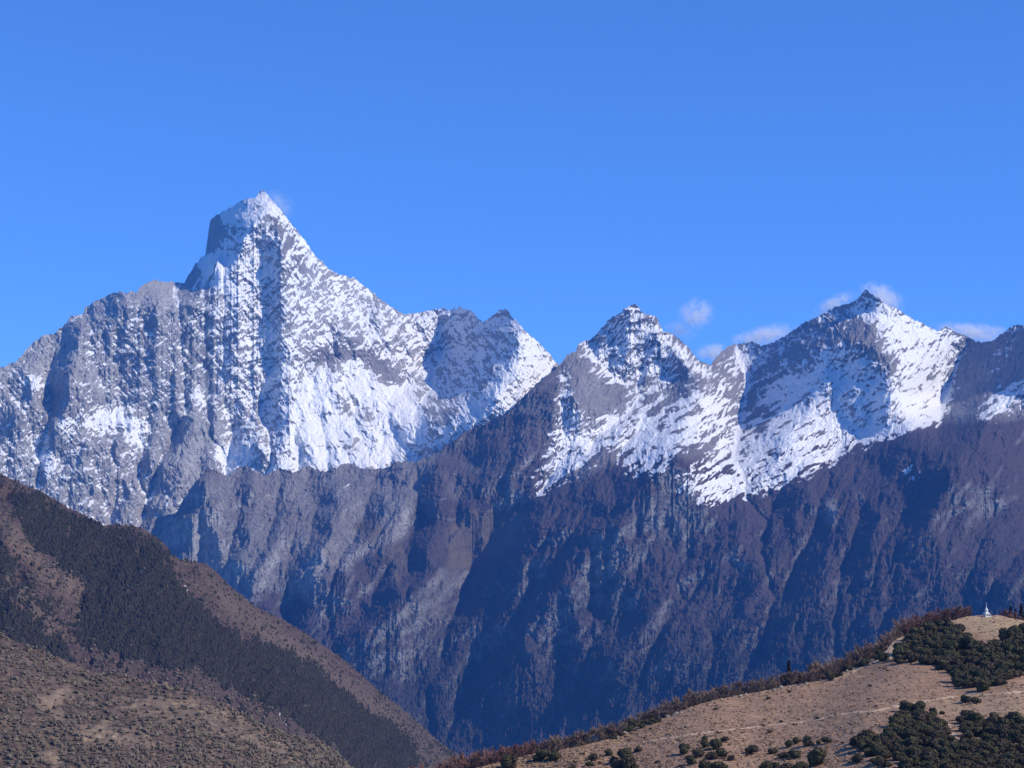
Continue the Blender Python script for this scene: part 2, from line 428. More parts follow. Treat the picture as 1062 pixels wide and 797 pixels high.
SN1 = [(0.30, [(-200,380),(700,180),(700,600),(-200,600)]),
 (0.13, [(-200,300),(150,290),(200,300),(230,400),(240,470),(170,560),(-200,600)]),
 (0.36, [(200,270),(230,225),(273,195),(310,240),(345,280),(400,315),(440,390),(420,405),(365,375),(320,390),(300,410),(285,470),(262,450),(255,400),(235,340)]),
 (0.49, [(240,232),(272,197),(285,260),(282,330),(300,370),(305,410),(288,440),(268,380),(255,310),(238,300),(212,285),(215,262)]),
 (0.32, [(310,290),(330,270),(360,300),(400,380),(370,375),(340,365)]),
 (0.12, [(318,382),(330,362),(372,352),(400,372),(425,395),(405,402),(380,385),(366,374),(336,384)]),
 (0.38, [(415,325),(500,320),(530,325),(528,390),(480,420),(450,420),(430,390)]),
 (0.62, [(525,322),(545,343),(578,378),(560,392),(525,422),(480,447),(452,462),(455,445),(505,405),(535,365)]),
 (0.98, [(317,392),(336,384),(350,390),(367,374),(384,387),(395,401),(426,406),(440,432),(444,443),(426,466),(398,483),(358,483),(299,490),(282,478),(296,446),(297,421),(315,410)]),
 (0.30, [(345,398),(358,402),(366,414),(380,420),(392,436),(384,448),(368,440),(352,425)]),
 (0.42, [(320,428),(340,430),(346,445),(325,446)]), (0.45, [(284,462),(310,464),(318,478),(290,486)]),
 (0.40, [(340,462),(360,452),(385,452),(392,465),(360,475)]),
 (0.45, [(352,376),(362,380),(372,388),(360,396)]),
 (0.95, [(262,206),(272,195),(284,208),(276,214)]),
 (0.97, [(206,275),(226,264),(248,302),(250,312),(240,312),(222,296)]),
 (0.60, [(226,222),(247,207),(271,199),(250,225),(236,238),(224,258),(216,262),(232,240)]),  # block cap: snow cover lowered to dim it, partial shade put into colour
 (0.02, [(213,265),(214,246),(218,229),(229,234),(241,231),(238,238),(230,248),(222,260)]),  # block wall: snow removed so dark rock stands in for its shade
 (0.15, [(283,226),(290,226),(306,248),(302,253),(288,247)]), (0.75, [(273,198),(283,207),(314,244),(330,266),(326,268),(306,243),(280,214)]),
 (0.97, [(220,469),(238,466),(252,459),(265,464),(260,477),(237,491)]),
 (0.95, [(82,440),(104,427),(125,425),(146,437),(148,450),(145,464),(138,462),(128,441),(100,446)]),
 (0.95, [(37,472),(48,471),(61,480),(48,496)]), (0.9, [(25,392),(45,398),(43,406),(30,402)]), (0.9, [(31,452),(48,457),(45,463),(34,461)]),
 (0.8, [(196,404),(208,405),(216,420),(205,425)]), (0.7, [(66,430),(82,436),(60,455),(58,450)]),
 (0.03, [(60,350),(66,350),(62,400),(66,470),(56,478),(52,420),(56,380)]),
 (0.08, [(166,485),(180,445),(205,430),(224,450),(222,490),(200,520),(170,515)]),
]
S = np.minimum(field(m1, SN1, 4), 0.95)
N = m1.normals(0)
dev = N[..., 2] - blur(N[..., 2].astype(np.float32), 8)
hol = m1.D - blur(m1.D, 5)
rid = fbm(m1.X / 16, m1.Y / 9, 5, 77, 0.6, ridged=True)
web1 = np.clip(1 - np.abs(fbm((un + 1.5*wx1) / 24, (vn + 1.5*wy1) / 13, 5, 401, 0.6)) * 4.5, 0, 1)
coul = (m1.A - blur(m1.A, 10)); coul = np.clip(coul / (coul.std() + 1e-6), -1.5, 2.5)
amp1 = np.clip(S * 6, 0, 1)
snow1 = S + amp1 * (0.95 * dev + 0.005 * hol + 0.34 * fbm((tilt + 0.5 * wx1) / 4.5, vn / 18, 4, 86, 0.65) + 0.04 * coul + 0.27 * web1 * (S < 0.7) + 0.10 * fbm(m1.X / 12, m1.Y / 8, 5, 88, 0.65) + 0.12 * fbm(m1.X / 5, m1.Y / 4, 4, 90, 0.7))
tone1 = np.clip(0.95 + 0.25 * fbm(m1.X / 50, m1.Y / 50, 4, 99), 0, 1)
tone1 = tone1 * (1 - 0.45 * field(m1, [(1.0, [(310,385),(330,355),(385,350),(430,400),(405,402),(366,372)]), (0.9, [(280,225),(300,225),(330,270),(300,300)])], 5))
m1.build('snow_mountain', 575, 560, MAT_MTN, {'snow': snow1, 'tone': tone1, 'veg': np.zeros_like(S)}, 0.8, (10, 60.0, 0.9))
mt = bpy.data.objects['snow_mountain']
tag(mt, 'tallest snow mountain, a steep pointed summit above a grey rock wall', 'mountain', None, 'structure')
print('m1', time.time() - T0)

# ================================================================== LAYER 2: front ridge, middle and right peaks, lower flanks
SKY2 = [(100,600),(135,556),(150,540),(165,536),(183,533),(190,518),(205,498),(213,489),(219,486.5),(226,489.5),(235,494),(243,487),(256,482.5),(264,488),(276,494),(290,486),(304,489.5),(318,483),(333,490),(347,486),(361,480),(380,488),(398,486),(414,478),
 (430,481),(442,473),(454,470),(480,450),(500,440),(525,430),(540,414),(550,405),(565,391),(576,384),(580,379),(587,369),(597,365),(601,355),(616,350.6),(624,341),(635,329),(647,322),
 (657,314.5),(661,318),(666,324),(675,327),(682,331),(688,343.5),(700,349),(712,358),(720,369),(729,376),(737,377.5),(743,370),(754,360.5),(762,358),(779,354),(790,359),(804,354),
 (818.5,346),(835,335),(852,327),(864,319.5),(883.5,315),(895,304),(897.6,300),(903,305),(914.5,312.5),(931.5,322),(948.5,332),(965.5,341),(974,343.5),(982,339),(991,345),(1005,349),
 (1013,355),(1027.5,354),(1039,346),(1053,336.5),(1062,336.5),(1100,325),(1150,345),(1222,380)]
m2 = Layer(100, 1222, 292, 830, 0.8)
m2.skyline(SKY2, 3.2, 0.16, 8)
C2 = [(100,600,10100),(150,540,10450),(217,488,10600),(300,489,10720),(398,487,10800),(454,470,10830),(525,430,11000),(576,384,11300),(597,365,11750),(657,315,11900),(700,349,12000),(740,376,12250),
 (749,369,12800),(762,358,13350),(779,354,13300),(805,354,12950),(835,335,12620),(852,327,12450),(898,300,11900),(948,332,11900),(1005,352,12450),(1030,352,12250),(1053,337,11950),(1150,345,11800),(1222,380,11700),
 (878,354,11780),(850,366,12000),(813,380,12480),(787,412,12480),(762,430,12250),(748,444,11750),(700,400,11700),(720,420,11350),(860,402,11450),(830,432,11300),(800,452,11150),
 (640,420,11300),(600,470,10500),(570,510,10150),(650,500,10300),(720,480,10400),
 (900,380,11450),(950,400,11350),(900,445,10850),(971,440,10900),(985,388,12350),(980,418,11850),(1062,388,11350),(1030,408,11450),(1008,428,11050),(1062,432,10950),(860,490,10350),(790,515,10250),
 (740,560,9850),(600,640,9450),(480,565,10150),(400,580,9980),(300,560,10230),(220,560,10260),(200,610,9950),(300,640,9700),(380,700,9350),(480,690,9500),
 (480,775,9250),(700,720,8900),(950,640,8850),(1062,640,8750),(860,570,9550),(1062,530,9800),(1222,640,8500),(1222,450,10300),(480,830,9000),(700,830,8400),(1000,830,7900),(1222,830,7500),(100,700,9100),(100,830,8600),(300,830,8700)]
m2.D = rbf(C2, m2.X, m2.Y).astype(np.float32)
R2 = [
 ([(216,488),(213,505),(209,524),(199,540),(206,570),(195,600)], 230, 30, 70),
 ([(256,483),(262,520),(258,560),(240,600),(220,640)], 130, 25, 60),
 ([(304,488),(300,520),(290,560),(262,610),(240,650)], 130, 25, 60),
 ([(345,489),(352,520),(340,560),(310,600),(290,640)], 130, 25, 50),
 ([(372,500),(366,520),(345,552),(330,580),(318,610)], 100, 14, 30),
 ([(404,498),(396,520),(390,540),(372,570),(355,600),(335,640)], 140, 16, 45),
 ([(425,500),(418,525),(400,548),(384,572),(376,600)], 130, 16, 35),
 ([(456,472),(452,496),(447,520),(458,542),(462,556)], 200, 17, 70),
 ([(459,522),(452,545),(442,566),(445,590),(431,616),(412,650),(398,680)], 160, 15, 40),
 ([(410,594),(417,622),(402,646),(378,672),(360,690)], 150, 24, 35),
 ([(576,384),(573,410),(560,430),(545,460),(535,500)], 60, 60, 20),
 ([(500,442),(506,470),(500,510),(495,530)], 90, 14, 50), ([(540,416),(542,450),(530,490),(525,520)], 80, 14, 40),
 ([(597,365),(596,386),(594,410),(602,432),(606,450)], 200, 15, 40),
 ([(624,341),(619,362),(621,386)], 120, 10, 40),
 ([(657,315),(650,340),(653,372),(650,396)], 130, 30, 30),
 ([(686,338),(683,360),(672,390),(658,410)], 110, 20, 30),
 ([(700,376),(691,397),(669,427),(641,457),(606,487),(577,511),(552,545),(527,572),(498,618),(470,655)], 125, 18, 110),
 ([(628,494),(602,530),(572,562),(542,592),(520,630)], 120, 13, 40), ([(612,488),(587,528),(560,560)], 100, 10, 25),
 ([(670,500),(640,540),(600,580),(560,630),(530,680)], 140, 25, 60),
 ([(740,400),(722,412),(700,430),(690,445)], 80, 14, 40),
 ([(898,300),(887,334),(878,354),(850,364),(815,379),(797,398),(777,425),(752,447),(718,470),(685,492),(655,520),(620,570),(590,620)], 420, 60, 130),
 ([(936,360),(933,384),(928,405)], 70, 26, 50), ([(905,330),(917,350),(923,367)], 80, 30, 50), ([(899,373),(898,393)], 110, 19, 22),
 ([(915,312),(935,345),(950,370),(970,390)], 50, 30, 40),
 ([(984,339),(980,352),(978,375),(990,392)], 130, 15, 30),
 ([(1053,337),(1040,352),(1026,370),(1012,390),(1000,402)], 170, 30, 30),
 ([(1110,360),(1064,387),(1032,407),(1006,428),(980,440)], 380, 60, 90),
 ([(1008,434),(971,440),(924,461),(877,479),(832,502),(792,522),(742,562),(692,602),(652,642)], 160, 30, 110),
 ([(1012,446),(992,490),(975,530),(950,570),(915,620)], 120, 40, 80),
 ([(1120,540),(1064,590),(1020,640)], 150, 50, 80),
 ([(905,470),(872,530),(852,590),(832,640),(800,690)], 140, 30, 60), ([(860,490),(820,550),(790,600),(760,660)], 120, 25, 60),
 ([(950,452),(915,520),(905,580),(880,650)], 120, 25, 60), ([(1070,430),(1055,480),(1030,540)], 130, 30, 60),
 ([(790,522),(740,590),(700,650),(670,720)], 120, 25, 60), ([(700,600),(650,670),(610,730)], 110, 25, 60), ([(560,640),(520,700),(490,760)], 90, 25, 50),
]
m2.ridges([(p, P * 1.65, a * 1.1, b * 1.1) for p, P, a, b in R2], 8.0)
un, vn = m2.X, m2.Y
sk = un + 0.55 * (vn - 500)
wx2 = 10 * fbm(un / 26, vn / 26, 4, 311); wy2 = 10 * fbm(un / 26, vn / 26, 4, 312)
left2 = np.clip((520 - un) / 120, 0, 1) * np.clip((690 - vn) / 60, 0, 1)
m2.D += (-(60 + 50 * left2) * slabs((sk + 1.3 * wx2) / 46, (vn - 0.4 * un + wy2) / 80, 3, 41) - 150 * fbm((sk + 0.2 * vn + wx2) / 84, (vn - 0.4 * un + wy2) / 170, 6, 31, 0.52, ridged=True) - 60 * fbm((un + wx2) / 55, (vn + wy2) / 55, 5, 34, 0.5)).astype(np.float32)
basin = field(m2, [(1.0, [(745,455),(800,395),(870,362),(900,395),(960,395),(985,430),(920,455),(850,490),(760,510),(680,505)]), (0.8, [(700,400),(735,380),(742,430),(690,450),(660,470)]), (1.0, [(462,548),(500,528),(548,534),(532,566),(505,590),(468,592)])], 8)
m2.monotone(0.12)
m2.erode(5, 5, 0.40, 0.07, 1.9, 6, mask=1 - 0.6 * basin)
m2.erode(2, 6, 0.32, 0.08, 2.2, 7, mask=(1 - 0.6 * basin))
up = np.clip((560 - vn) / 120, 0.0, 1.0)
ux, uy = un + 0.6 * wx2, vn + 0.6 * wy2
m2.D += ((1 - 0.65 * basin) * (0.6 + 0.4 * up) * (-34 * slabs((ux + 0.5 * uy) / 17, (uy - 0.4 * ux) / 28, 4, 51, 0.5) - 28 * fbm((ux + 0.55 * uy) / 9, (uy - 0.3 * ux) / 44, 5, 42, 0.6, ridged=True) - 24 * fbm((ux + 0.05 * uy) / 11, uy / 44, 5, 43, 0.6, ridged=True)
   - 14 * fbm((uy + 0.5 * ux) / 9, ux / 36, 5, 44, 0.6, ridged=True) - 24 * fbm(ux / 14, uy / 12, 6, 45, 0.66))).astype(np.float32)

SN2 = [
 (0.66, [(576,380),(590,395),(600,430),(612,440),(640,430),(662,405),(690,385),(668,425),(640,458),(606,486),(560,512),(552,508),(565,480),(580,430)]),
 (0.58, [(600,355),(624,341),(657,312),(690,343),(720,369),(740,378),(735,395),(700,385),(660,400),(640,402),(615,388)]),
 (0.52, [(612,355),(625,350),(660,345),(682,350),(668,390),(640,395),(620,385)]),
 (0.42, [(582,375),(598,368),(596,420),(605,440),(594,430)]),
 (0.60, [(690,385),(740,372),(768,430),(745,450),(700,468),(640,475),(650,440),(665,425)]),
 (0.22, [(672,405),(690,392),(720,408),(700,425),(672,430)]), (0.2, [(695,385),(735,380),(735,400),(705,402)]),
 (0.88, [(652,458),(690,455),(740,440),(768,420),(770,432),(742,452),(700,462),(668,470)]),
 (0.62, [(640,480),(670,472),(705,470),(690,482),(655,500)]),
 (0.36, [(737,377),(762,356),(898,298),(890,340),(850,362),(812,378),(790,408),(770,428),(750,420)]),
 (0.62, [(752,375),(775,362),(790,375),(770,388)]),
 (0.60, [(898,300),(932,320),(975,343),(1010,356),(985,372),(980,400),(930,380),(905,350),(890,330)]),
 (0.95, [(900,304),(916,312),(952,332),(985,350),(1000,358),(975,372),(940,360),(915,335)]),
 (0.93, [(880,358),(900,372),(935,372),(980,365),(985,400),(978,436),(940,448),(905,462),(870,474),(820,498),(780,512),(735,520),(700,505),(740,470),(770,440),(800,400),(815,382),(850,366)]),
 (0.40, [(812,380),(845,366),(860,378),(840,392),(812,400)]), (0.30, [(818,412),(845,402),(862,415),(845,428),(818,428)]),
 (0.42, [(735,430),(762,420),(770,440),(740,470),(720,468)]), (0.30, [(762,428),(790,412),(812,425),(800,450),(770,460)]),
 (0.05, [(900,366),(930,366),(933,382),(928,402),(920,400),(905,380)]), (0.08, [(880,378),(898,374),(898,390),(882,390)]), (0.35, [(932,392),(962,396),(964,404),(934,402)]),
 (0.22, [(880,338),(905,330),(920,362),(890,352)]),
 (0.45, [(700,495),(740,470),(780,455),(790,480),(740,505)]), (0.55, [(780,512),(850,470),(900,440),(915,452),(865,480),(810,505)]),
 (0.55, [(655,485),(680,478),(680,495),(655,500)]),
 (0.12, [(976,372),(1000,355),(1062,350),(1062,388),(1020,412),(985,436),(975,420),(992,395)]),
 (0.7, [(1030,352),(1050,338),(1056,345),(1042,356)]), (0.66, [(1022,385),(1046,362),(1048,368),(1026,390)]),
 (0.45, [(1040,345),(1062,335),(1222,330),(1222,360),(1070,350)]), (0.70, [(1002,436),(1030,410),(1070,388),(1222,340),(1222,420),(1070,410),(1040,432),(1020,438)]),
 (0.8, [(940,478),(948,480),(952,500),(944,502)]), (0.75, [(832,508),(842,508),(836,516)]),
 (0.62, [(350,500),(366,497),(356,514),(346,517)]), (0.7, [(384,488),(418,496),(430,494),(404,500)]),
]
S = np.minimum(field(m2, SN2, 9), 0.64)
low = vn > 520
N = m2.normals(0)
dev = N[..., 2] - blur(N[..., 2].astype(np.float32), 9)
hol = m2.D - blur(m2.D, 5)
diag = fbm((un * 0.55 + vn + 0.4 * wx2) / 6, (un - 0.5 * vn + wy2) / 30, 5, 188, 0.68)
amp2 = np.clip(S * 5, 0, 1)
coul = (m2.A - blur(m2.A, 10)); coul = np.clip(coul / (coul.std() + 1e-6), -1.5, 2.5)
snow2 = S + amp2 * (0.90 * dev + 0.004 * hol + 0.05 * coul + 0.18 * fbm(un / 10, vn / 7, 5, 89, 0.65) + 0.85 * diag * np.clip((vn - 340) / 80, 0.25, 1) + 0.14 * fbm(un / 5, vn / 4, 4, 92, 0.7)) + 0.035 * amp2
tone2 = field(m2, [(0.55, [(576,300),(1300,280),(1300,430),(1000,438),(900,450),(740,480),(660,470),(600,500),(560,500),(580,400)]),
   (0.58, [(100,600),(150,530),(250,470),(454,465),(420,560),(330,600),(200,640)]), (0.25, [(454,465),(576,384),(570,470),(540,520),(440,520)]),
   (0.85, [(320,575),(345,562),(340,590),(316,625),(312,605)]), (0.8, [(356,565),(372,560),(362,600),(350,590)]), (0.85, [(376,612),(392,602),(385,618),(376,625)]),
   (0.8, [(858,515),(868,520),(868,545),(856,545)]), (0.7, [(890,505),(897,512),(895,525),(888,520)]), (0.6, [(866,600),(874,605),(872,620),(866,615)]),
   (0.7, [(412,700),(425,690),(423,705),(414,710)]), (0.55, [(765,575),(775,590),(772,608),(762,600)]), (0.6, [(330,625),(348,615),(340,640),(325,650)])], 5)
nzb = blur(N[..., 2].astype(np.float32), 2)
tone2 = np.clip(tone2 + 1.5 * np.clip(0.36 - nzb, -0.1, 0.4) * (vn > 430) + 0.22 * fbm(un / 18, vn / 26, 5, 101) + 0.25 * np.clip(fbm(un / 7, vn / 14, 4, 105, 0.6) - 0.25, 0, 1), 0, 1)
wob = 22 * fbm(un / 40, vn / 40, 4, 111)
vegline = 655 - 0.10 * (np.maximum(un, 450) - 480) + 25 * (un < 420) + wob
veg2 = np.clip((vn - vegline) / 70, 0, 1) * np.clip(0.75 + 0.9 * fbm(sk / 22, vn / 30, 4, 115), 0, 1)
veg2 = np.maximum(veg2, 0.35 * np.clip((vn - vegline + 90) / 80, 0, 1) * (fbm(sk / 18, vn / 24, 4, 116) > 0.05))
mead = field(m2, [(1.0, [(462,548),(485,532),(520,528),(548,534),(532,566),(515,580),(505,575),(490,590),(466,592)]), (0.8, [(366,545),(392,530),(398,552),(380,566)]), (0.7, [(400,570),(420,560),(425,600),(405,605)])], 3)
mead = np.clip(mead * 1.3 - 0.15 + 0.3 * fbm(un / 12, vn / 12, 3, 118), 0, 1) * (mead > 0.05)

def split2(X, Y):
    ub = np.interp(X, [100,576,590,640,700,760,800,860,920,975,1010,1062,1222], [0,0,512,478,505,520,512,490,462,440,436,425,420])
    c = np.where(Y < ub, np.where(X < 741 + 0.25 * (Y - 377) * 0, 1, 2), 0)
    return c
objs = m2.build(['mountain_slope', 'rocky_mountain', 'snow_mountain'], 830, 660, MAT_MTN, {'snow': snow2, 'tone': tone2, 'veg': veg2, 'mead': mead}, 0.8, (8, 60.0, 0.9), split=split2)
tag(objs[0], 'dark brown lower mountain slope dropping into the forested valley below the snow', 'mountain slope', None, 'structure')
tag(objs[1], 'rocky middle mountain with a blunt domed top and snow streaked gullies', 'mountain', None, 'structure')
tag(objs[2], 'broad snow mountain with a shaded left face and wide snowfield', 'mountain', None, 'structure')
print('m2', time.time() - T0)

# ================================================================== LAYER 3: forested hill on the left
def attr_mat(name, build):
    t = NT(name); build(t); return t.m
def hill_mat(t):
    veg, tan, rck = t.attr('veg'), t.attr('tan'), t.attr('rock')
    n1 = t.noise(0.02, 6, 0.65); n2 = t.noise(0.15, 4, 0.65)
    soil = t.mix(n1, (0.048, 0.030, 0.026), (0.105, 0.065, 0.052))
    soil = t.mix(tan, soil, t.mix(n1, (0.17, 0.135, 0.10), (0.36, 0.255, 0.16)))
    soil = t.mix(t.step(n2, 0.35, 0.6), t.mix(0.55, soil, (0.035, 0.035, 0.028)), soil)
    g = t.mix(n2, (0.020, 0.024, 0.018), (0.042, 0.042, 0.032))
    c = t.mix(t.step(t.val(veg, 'ADD', t.val(t.val(n2, 'SUBTRACT', 0.5), 'MULTIPLY', 0.8)), 0.4, 0.6), soil, g)
    c = t.mix(t.step(t.val(rck, 'ADD', t.val(t.val(n2, 'SUBTRACT', 0.5), 'MULTIPLY', 0.9)), 0.55, 0.72), c, (0.42, 0.39, 0.36))
    t.base(c); t.bump(n2, 0.6, 2.0)
MAT_HILL = attr_mat('hillside_soil_and_scrub', hill_mat)
def foliage_mat(name, a, b, c=None):
    def f(t):
        tone = t.attr('tone'); n = t.noise(0.9, 3, 0.6)
        col = t.mix(tone, a, b)
        t.base(t.mix(t.step(n, 0.35, 0.7), col, c or b)); t.b.inputs['Roughness'].default_value = 0.75
    return attr_mat(name, f)
MAT_FOREST = foliage_mat('dark_conifer_foliage', (0.014, 0.014, 0.009), (0.038, 0.031, 0.020))
MAT_FARWOOD = foliage_mat('far_forest_foliage', (0.012, 0.016, 0.013), (0.065, 0.046, 0.040))
MAT_SCRUB = foliage_mat('dry_scrub_foliage', (0.036, 0.033, 0.022), (0.16, 0.125, 0.088))

SKY3 = [(-160,430),(-60,470),(0,491),(11,497),(29,505),(41,509),(54,517),(75,529),(90,536),(108,545.5),(120,544),(136,545.5),(149,549),(163,558),(174,568),(177,576),(188,581),(203,583),(215,586),
 (226,595),(237,606.5),(264,629),(297,645),(335,669),(361,688),(393,717),(426,743),(458,772),(474,782),(500,800),(540,830)]
h1 = Layer(-160, 540, 425, 835, 0.8)
h1.skyline(SKY3, 1.6, 0.3, 14)
h1.D = rbf([(-160,430,3500),(0,491,3350),(108,545,3250),(174,568,3200),(237,606,3350),(335,669,3650),(426,743,3950),(480,787,4150),(0,660,2800),(100,700,2800),(250,740,2900),(360,797,3050),(440,797,3650),
  (0,800,2550),(-160,800,2500),(200,830,2700),(540,830,4200),(100,620,2980),(200,660,2980),(300,720,3080),(0,560,3080)], h1.X, h1.Y).astype(np.float32)
h1.ridges([([(100,545),(60,590),(20,630),(-20,660)], 40, 30, 60), ([(190,582),(240,640),(300,700),(350,760)], 40, 40, 40),
   ([(40,509),(20,540),(0,570),(-30,610)], 40, 30, 60), ([(250,660),(220,700),(180,740)], 30, 30, 40)], 6)
un, vn = h1.X, h1.Y
h1.D += (-22 * fbm((un + 0.8 * vn) / 30, (vn - 0.5 * un) / 60, 5, 61, 0.5, ridged=True) - 14 * fbm(un / 30, vn / 30, 5, 64, 0.55)).astype(np.float32)
h1.monotone(0.15)
vegp = field(h1, [(1.0, [(12,510),(40,512),(75,532),(108,548),(149,552),(174,572),(180,600),(205,625),(250,660),(300,672),(330,690),(372,728),(425,765),(440,800),(380,800),(300,745),(250,720),(200,695),(150,690),(100,672),(70,655),(90,632),(80,610),(60,588),(25,560),(10,530)]),
  (0.9, [(-160,560),(0,560),(20,590),(60,640),(80,690),(0,660),(-160,650)])], 5)
vegp = np.clip(vegp * 1.0 + 1.4 * (fbm(un / 18, vn / 14, 6, 66, 0.68)) - 0.05, 0, 1)
band = field(h1, [(1.0, [(0,525),(18,545),(40,572),(62,592),(92,600),(88,622),(60,618),(30,585),(0,560)]), (0.8, [(0,590),(20,605),(50,630),(70,660),(60,670),(30,640),(0,612)]), (0.7, [(205,590),(250,625),(330,680),(420,750),(410,752),(330,700),(240,640)])], 4)
vegp = vegp * (1 - 0.65 * band)
rock1 = 0.30 * band + 0.42 * (fbm(un / 6, vn / 4, 4, 69, 0.6) > 0.52) + field(h1, [(0.9, [(189,604),(192,605),(196,613),(194,613)]), (0.7, [(290,738),(294,740),(300,754),(295,752)]), (0.6, [(120,560),(125,560),(125,562),(120,562)])], 1)
o = h1.build('hill', 832, 380, MAT_HILL, {'veg': vegp, 'tan': 0.28 * band, 'rock': rock1}, 1.0, (8, 25.0, 0.5))
tag(o, 'dark forested hill with brown bands sloping down from the left edge', 'hill', None, 'structure')
print('h1', time.time() - T0)

def scatter(L, n, prob, seed, ymax=800, x0=None, x1=None):
    r = np.random.default_rng(seed)
    x = r.uniform(x0 if x0 is not None else -120, x1 if x1 is not None else 1180, n); y0 = L.top(x)
    y = r.uniform(y0, np.maximum(ymax, y0 + 1), n); ok = (x > L.xs[0]) & (x < L.xs[-1]) & (y >= y0) & (y < L.ys[-1])
    x, y = x[ok], y[ok]
    p = L.samp(prob, x, y); k = r.uniform(0, 1, len(x)) < p
    return x[k], y[k]
def cones(name, P, hgt, wid, tone, mat, sides=5, seed=1):
    """many small conifers as one mass: each a two tier tapering cone with an uneven rim"""
    r = np.random.default_rng(seed); n = len(P); a = np.arange(sides) / sides * 2 * np.pi
    ring = np.stack([np.cos(a), np.sin(a)], -1)
    V = []
    rot = r.uniform(0, 6.28, n); c, s = np.cos(rot), np.sin(rot)
    for (rad, z) in ((1.0, 0.08), (0.62, 0.5)):
        j = r.uniform(0.7, 1.25, (n, sides)) * rad
        x = (ring[None, :, 0] * c[:, None] - ring[None, :, 1] * s[:, None]) * j * wid[:, None]
        y = (ring[None, :, 0] * s[:, None] + ring[None, :, 1] * c[:, None]) * j * wid[:, None]
        zz = (z + r.uniform(-0.06, 0.06, (n, sides))) * hgt[:, None]
        V.append(np.stack([x, y, zz], -1))
    top = np.zeros((n, 1, 3)); top[:, 0, 2] = hgt; V.append(top)
    V = np.concatenate(V, 1) + P[:, None, :]; m = 2 * sides + 1
    f = []
    for i in range(sides):
        k = (i + 1) % sides
        f += [(i, k, sides + k), (i, sides + k, sides + i), (sides + i, sides + k, 2 * sides)]
    F = (np.array(f)[None] + (np.arange(n) * m)[:, None, None]).reshape(-1, 3)
    return mesh_np(name, V.reshape(-1, 3), F, 3, mat, {'tone': np.repeat(tone, m)})
def blobs(name, P, hgt, wid, tone, mat, seed=1):
    """many small rounded bushes as one mass"""
    bm = bmesh.new(); bmesh.ops.create_icosphere(bm, subdivisions=1, radius=1.0)
    bm.verts.ensure_lookup_table(); v = np.array([q.co[:] for q in bm.verts]); f = np.array([[q.index for q in p.verts] for p in bm.faces]); bm.free()
    r = np.random.default_rng(seed); n = len(P)
    V = v[None] * r.uniform(0.65, 1.3, (n, len(v), 1))
    V = V * np.stack([wid, wid, hgt * 0.62], -1)[:, None, :] ; V[..., 2] += hgt[:, None] * 0.4
    V = V + P[:, None, :]
    F = (f[None] + (np.arange(n) * len(v))[:, None, None]).reshape(-1, 3)
    return mesh_np(name, V.reshape(-1, 3), F, 3, mat, {'tone': np.repeat(tone, len(v))})
r_ = np.random.default_rng(3)
x, y = scatter(h1, 90000, np.clip(vegp * 1.3 - 0.25, 0.03, 1), 21, 800, -150, 520)
P = h1.point(x, y); n = len(x)
o = cones('forest', P - [0, 0, 0.5], r_.uniform(2.5, 6.5, n), r_.uniform(1.4, 2.8, n), r_.uniform(0, 1, n) ** 1.5, MAT_FOREST, 5, 31)
tag(o, 'dark green conifer forest covering the hill at the left', 'forest', None, 'stuff')
x, y = scatter(h1, 14000, np.clip(0.7 - vegp, 0, 1), 22, 800, -150, 520)
P = h1.point(x, y); n = len(x)
o = blobs('shrubs', P, r_.uniform(1.5, 3.5, n), r_.uniform(1.2, 2.6, n), r_.uniform(0, 1, n), MAT_SCRUB, 32)
tag(o, 'brown leafless scrub along the open bands of the forested hill', 'scrub', None, 'stuff')
# far forest on the lower flank of the range
pf = np.clip(veg2 * 0.85, 0, 0.85) * (m2.Y > 590) * (1 - mead)
x, y = scatter(m2, 64000, pf, 23, 800, 110, 1200)
P = m2.point(x, y); n = len(x)
o = cones('forest', P - [0, 0, 2], r_.uniform(14, 30, n), r_.uniform(4, 7.5, n), np.clip(0.8 * fbm(x / 30, y / 22, 4, 119) + r_.uniform(0.0, 0.8, n), 0, 1), MAT_FARWOOD, 4, 33)
tag(o, 'far blue hazed forest on the valley side below the snow peaks', 'forest', None, 'stuff')

# ================================================================== LAYER 4: scrubby slope at lower left
SKY4 = [(-160,610),(0,655.5),(16,666),(41,674),(72,686.6),(99,698),(130,701),(160,708),(200,717),(232,730),(261,746),(297,762),(335,771),(355,788),(375,810),(400,835)]
h2 = Layer(-160, 400, 600, 835, 0.8)
h2.skyline(SKY4, 1.5, 0.3, 15)
h2.D = rbf([(-160,610,1650),(0,655,1560),(100,698,1500),(200,717,1460),(297,762,1420),(360,797,1400),(0,800,1210),(200,800,1260),(-160,800,1200),(400,835,1400),(100,750,1330),(0,720,1350)], h2.X, h2.Y).astype(np.float32)
un, vn = h2.X, h2.Y
h2.D += (-9 * fbm(un / 45, vn / 20, 5, 71, 0.55) - 4 * fbm(un / 12, vn / 8, 4, 74, 0.55)).astype(np.float32)
h2.monotone(0.0)
tanp = field(h2, [(0.9, [(44,724),(62,715),(78,717),(74,726),(56,730),(54,737),(68,745),(60,747),(46,735)]), (0.85, [(78,762),(95,752),(110,748),(118,760),(150,765),(170,772),(150,773),(110,770),(90,772)]), (0.8, [(40,785),(52,776),(70,790),(60,797)]),
   (0.5, [(110,730),(160,720),(200,725),(240,740),(300,770),(320,797),(250,770),(200,750),(150,745)])], 3)
tanp = np.clip(0.7 * tanp + 0.9 * fbm(un / 10, vn / 5, 6, 76, 0.68) + 0.18, 0, 1)
o = h2.build('hillside', 833, 260, MAT_HILL, {'veg': np.clip(0.25 + 0.6 * fbm(un / 16, vn / 9, 5, 78, 0.6) - tanp * 0.5, 0, 1), 'tan': tanp, 'rock': 0.5 * (fbm(un / 5, vn / 3, 4, 79, 0.6) > 0.45)}, 1.0, (8, 12.0, 0.5))
